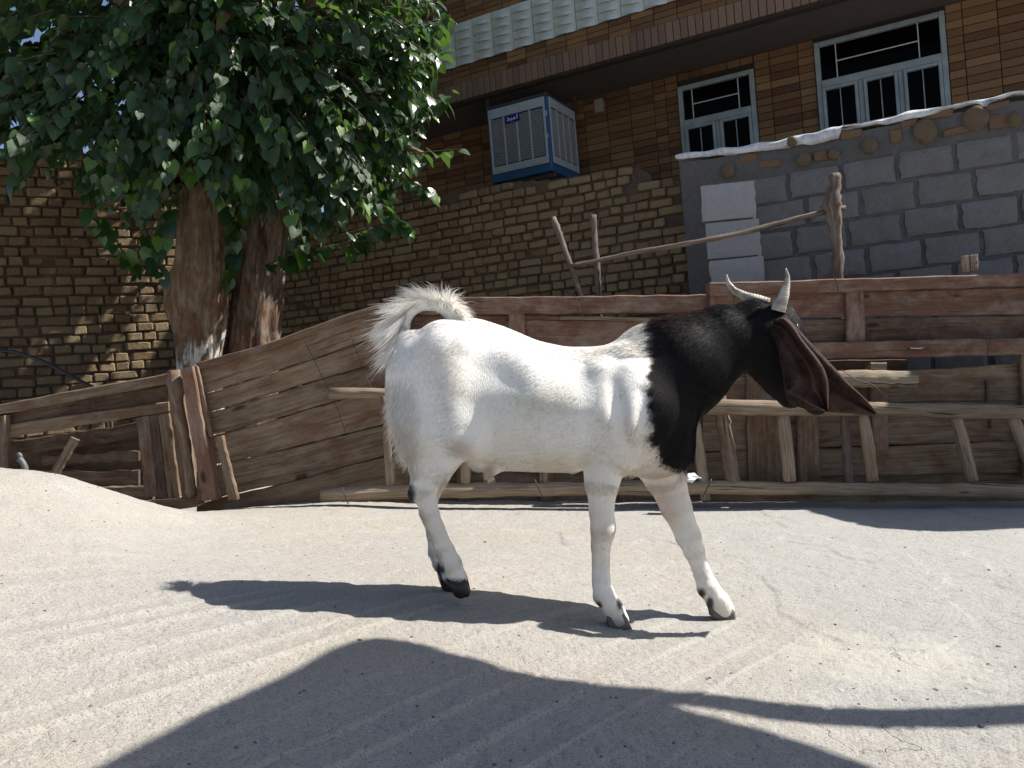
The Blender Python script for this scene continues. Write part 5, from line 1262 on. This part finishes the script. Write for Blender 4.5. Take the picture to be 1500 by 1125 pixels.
s = R.beta(1.25, 1.0, n) * 6.999; i = s.astype(int); f = (s - i)[:, None]; base = pts[i] * (1 - f) + pts[i + 1] * f; tg = pts[i + 1] - pts[i]; tg /= np.linalg.norm(tg, axis=1)[:, None]
out = np.cross(tg, (0, 1, 0)); cc = gp(634, 474); sgn = np.sign(((base - cc) * out).sum(1)); sgn[sgn == 0] = 1; out *= sgn[:, None]
ph = R.uniform(-1.25, 1.25, n); ra = (out * np.cos(ph)[:, None] + np.array((0, 1, 0)) * np.sin(ph)[:, None]); clump = fbm(np.stack([s * 5, ph * 3, 0 * s], -1), 2, 3); roots = base + ra * .012
u = (s / 7)
dirs = ra * 1.0 + tg * (1.0 + 1.2 * (u < .45))[:, None] + R.normal(0, .06, (n, 3)) + clump[:, None] * np.stack([np.cos(s * 9), np.sin(s * 7), np.sin(s * 11)], -1) * .7; lens = (.040 + .070 * u ** .9) * (1 - .28 * np.exp(-((u - .45) / .2) ** 2)) * R.uniform(.4, 1.15, n) * np.where(R.random(n) < .12, 1.3, 1)
lowq = (1 - smoothstep(.22, .62, u + R.normal(0, .06, n)))[:, None]; dirs = dirs * (1 - lowq) + lowq * (ra * .9 + np.array((.30, 0, .15)) + R.normal(0, .18, (n, 3)))
curl = np.stack([-.85 * np.ones(n) * smoothstep(.3, .6, u), np.zeros(n), -1.0 + .5 * u], -1) * R.uniform(.4, 1.2, n)[:, None] + R.normal(0, .22, (n, 3)); curl = curl * (1 - lowq) + lowq * (np.array((.25, 0, -2.3)) + R.normal(0, .3, (n, 3)))
me2 = strands('tail_hair', roots, dirs, lens, curl, .0007, (.80, .775, .72), 4); o = link('tail_hair', me2, HAIR, GT); o['kind'] = 'stuff'
# sparse underside wisps, rump beard, sheath tuft
n = 900; xx = R.uniform(560, 606, n); yy_ = R.uniform(560, 668, n); rt = np.array([gp(np.interp(b, (540, 590, 630, 668), (580, 571, 580, 594)) + 6 + R.uniform(-2, 6), b, R.uniform(-.10, .03)) for b in yy_])
dr = np.tile(np.array((-.75, 0, -1.)), (n, 1)) + R.normal(0, .25, (n, 3)); me2 = strands('thigh_fringe', rt, dr, R.uniform(.022, .056, n), np.tile(np.array((.1, 0, -.4)), (n, 1)) + R.normal(0, .2, (n, 3)), .0005, (.78, .73, .65), 5, 4); o = link('thigh_fringe', me2, HAIR, GT); o['kind'] = 'stuff'
n = 160; rt = np.array([gp(R.uniform(712, 722), 693 + R.uniform(-2, 3), R.uniform(-.008, .008)) for _ in range(n)]); dr = np.tile(np.array((.05, 0, -1.)), (n, 1)) + R.normal(0, .2, (n, 3))
me2 = strands('belly_tuft', rt, dr, R.uniform(.012, .026, n), R.normal(0, .2, (n, 3)), .0005, (.70, .62, .50), 6, 4); o = link('belly_tuft', me2, HAIR, GT); o['kind'] = 'stuff'
n = 420; rt = np.array([gp(R.uniform(896, 950), 690 + R.uniform(-6, 2), R.uniform(-.03, .05)) for _ in range(n)]); dr = np.tile(np.array((-.15, 0, -1.)), (n, 1)) + R.normal(0, .25, (n, 3))
me2 = strands('chest_tuft', rt, dr, R.uniform(.008, .022, n), R.normal(0, .2, (n, 3)), .0005, (.66, .60, .52), 6, 4); o = link('chest_tuft', me2, HAIR, GT); o['kind'] = 'stuff'

# horns
def m_horn():
    t = NT('horn'); v = t.coord('Object'); n = t.noise(v, 30, 4); wv = t.noise(t.coord('Object', (1, 1, 6)), 22, 2)
    c = t.mix(t.ramp(n, [(.35, 0.), (.65, 1.)]), (.20, .17, .14), (.52, .48, .41)); return t.done(c, .5, t.bump(wv, .003), .4)
HORN = m_horn()
def horn(pts, flat=.8):
    P = resample([[*gp(a, b, c), gr(r, c)] for a, b, c, r in pts], 60); R_ = P[:, 3].copy(); R_ *= 1 + .05 * np.sin(np.arange(60) * 1.9) * np.linspace(1, .2, 60); v, f = tube(P[:, :3] - O, R_, 14); return link('horn', mesh('horn', v, f, True), HORN, GT)
horn([(1139, 456, -.022, 11.5), (1142, 446, -.024, 10.5), (1148, 432, -.028, 8), (1152, 418, -.03, 5.2), (1154, 405, -.03, 3.2), (1151, 393, -.03, 1.0)])
horn([(1124, 446, .045, 10), (1110, 440, .055, 8.5), (1092, 434, .06, 6.5), (1076, 426, .065, 5.0), (1067, 415, .065, 3.4), (1064, 402, .065, .9)])
# eye
m = MB(); bm = bmesh.new(); bmesh.ops.create_uvsphere(bm, u_segments=20, v_segments=12, radius=.0105); me = bpy.data.meshes.new('eye'); bm.to_mesh(me); bm.free(); me.polygons.foreach_set('use_smooth', [True] * len(me.polygons))
o = link('eye', me, m_plain('amber_eye', (.06, .028, .01), .08, .5, 90), GT); o.location = Vector(gp(1165, 480, -.046) - O)
# ears
def m_ear():
    t = NT('ear_skin'); v = t.coord('Object'); n = t.noise(v, 16, 6, .7, .6); n2 = t.noise(v, 160, 3, .7)
    c = t.mix(t.ramp(n, [(.38, 0.), (.66, 1.)]), (.013, .007, .006), (.062, .033, .025)); c = t.mix(t.ramp(n2, [(.5, 0.), (.7, .5)]), c, (.075, .05, .042))
    return t.done(c, .7, t.bump(t.math('ADD', n, t.math('MULTIPLY', n2, .5)), .006), .15)
EAR = m_ear()
def ear(top, bot, nu, nv, dfun, name='ear', th=.004):
    tu_ = np.linspace(0, 1, len(top)); bu_ = np.linspace(0, 1, len(bot)); v = []
    def cv(P, s, U): return np.array([np.interp(s, U, [p[k] for p in P]) for k in (0, 1)])
    a = np.array([cv(top, i / nu, tu_) for i in range(nu + 1)]); b = np.array([cv(bot, i / nu, bu_) for i in range(nu + 1)])
    for _ in range(2):
        a[1:-1] = (a[:-2] + 2 * a[1:-1] + a[2:]) / 4; b[1:-1] = (b[:-2] + 2 * b[1:-1] + b[2:]) / 4
    for i in range(nu + 1):
        for j in range(nv + 1):
            s, w = i / nu, j / nv; p = a[i] * (1 - w) + b[i] * w; v.append(tuple(gp(p[0], p[1], dfun(s, w) + .004 * float(fbm(np.array([s * 6, w * 5, 3.]), 3, 4))) - O))
    f = [[i * (nv + 1) + j, i * (nv + 1) + j + 1, (i + 1) * (nv + 1) + j + 1, (i + 1) * (nv + 1) + j] for i in range(nu) for j in range(nv)]
    n = len(v); P = np.array(v); v2 = [tuple(q + np.array((0, th, 0))) for q in P]
    f2 = [[k + n for k in q[::-1]] for q in f]; W_ = nv + 1; rim = []
    bd = [i * W_ for i in range(nu + 1)] + [nu * W_ + j for j in range(1, W_)] + [i * W_ + nv for i in range(nu - 1, -1, -1)] + [j for j in range(nv - 1, 0, -1)]
    for k in range(len(bd)): q, r = bd[k], bd[(k + 1) % len(bd)]; rim.append([q, r, r + n, q + n])
    me = mesh(name, v + v2, f + f2 + rim, True); bm = bmesh.new(); bm.from_mesh(me); bmesh.ops.recalc_face_normals(bm, faces=bm.faces); bm.to_mesh(me); bm.free()
    return link(name, me, EAR, GT)
g_ = lambda x, c, w: math.exp(-((x - c) / w) ** 2)
# near ear: broad drooping blade with a raised vein, its lower edge curling towards the camera
def dn(s, w):
    d = -.085 - .030 * math.sin(math.pi * min(1, s * 1.1)) + .030 * w * (1 - s)
    d += -.012 * g_(w, .10, .07) + .010 * g_(w, .24, .07) - .009 * g_(w, .36, .06) + .008 * g_(w, .52, .09) - .018 * s * g_(w, .86, .16)
    return d
ear([(1136, 468), (1148, 463), (1162, 476), (1176, 498), (1196, 522), (1208, 540), (1214, 560), (1214, 585), (1213, 603)], [(1128, 486), (1138, 506), (1147, 524), (1154, 540), (1160, 556), (1158, 568), (1150, 573), (1182, 590), (1212, 604)], 44, 22, dn)
# far lobe: continues to the drooping tip
def df(s, w): return -.060 - .028 * math.sin(math.pi * s * .8) - .016 * g_(w, .08, .08) + .012 * g_(w, .3, .12) + .02 * w + .03 * s
o = ear([(1150, 462), (1166, 478), (1182, 496), (1200, 515), (1222, 538), (1246, 564), (1266, 582), (1280, 598), (1284, 605)], [(1136, 500), (1146, 540), (1150, 572), (1156, 590), (1174, 598), (1210, 603), (1240, 605), (1266, 607), (1281, 609)], 44, 18, df, 'ear', .006)
def d3(s, w): return .075 - .01 * s
ear([(1162, 468), (1169, 472), (1176, 484), (1180, 500)], [(1158, 490), (1164, 500), (1170, 506), (1176, 508)], 12, 8, d3, 'ear').data.materials[0] = m_plain('far_ear_skin', (.012, .008, .008), .8, .2)
# hooves
HOOF = m_plain('dark_hoof', (.018, .015, .014), .42, .3, 30); HOOFG = m_plain('grey_hoof', (.15, .125, .11), .6, .35, 26)
def hoof(pts, dy, mat, wid):
    """two claws: side outline in photo pixels, each claw a rounded wedge"""
    for s in (-1, 1):
        P = np.array([gp(a, b, dy) for a, b in pts]); c = P.mean(0); v = []; n = len(P)
        for k, (off, sc) in enumerate(((-1, .72), (-.62, .96), (0, 1.), (.62, .96), (1, .72))):
            for q in P: v.append(tuple(c + (q - c) * sc + np.array((0, s * wid * .52 + off * wid * .47, 0)) - O))
        f = [[k * n + i, k * n + (i + 1) % n, (k + 1) * n + (i + 1) % n, (k + 1) * n + i] for k in range(4) for i in range(n)] + [list(range(n))[::-1], [4 * n + i for i in range(n)]]
        me = mesh('hoof', v, f, True); bm = bmesh.new(); bm.from_mesh(me); bmesh.ops.recalc_face_normals(bm, faces=bm.faces); bm.to_mesh(me); bm.free(); link('hoof', me, mat, GT)
hoof([(654, 846), (668, 850), (682, 846), (686, 857), (689, 869), (686, 873), (674, 872), (662, 864), (655, 856)], -.06, HOOF, .021)
hoof([(642, 836), (654, 842), (666, 840), (668, 852), (668, 862), (656, 862), (646, 852)], .06, HOOF, .018)
hoof([(888, 900), (896, 893), (912, 894), (918, 903), (926, 921), (916, 924), (896, 923), (889, 914)], -.075, HOOFG, .020)
hoof([(1037, 886), (1050, 880), (1068, 884), (1075, 895), (1076, 905), (1066, 909), (1050, 908), (1040, 902)], .07, HOOFG, .020)
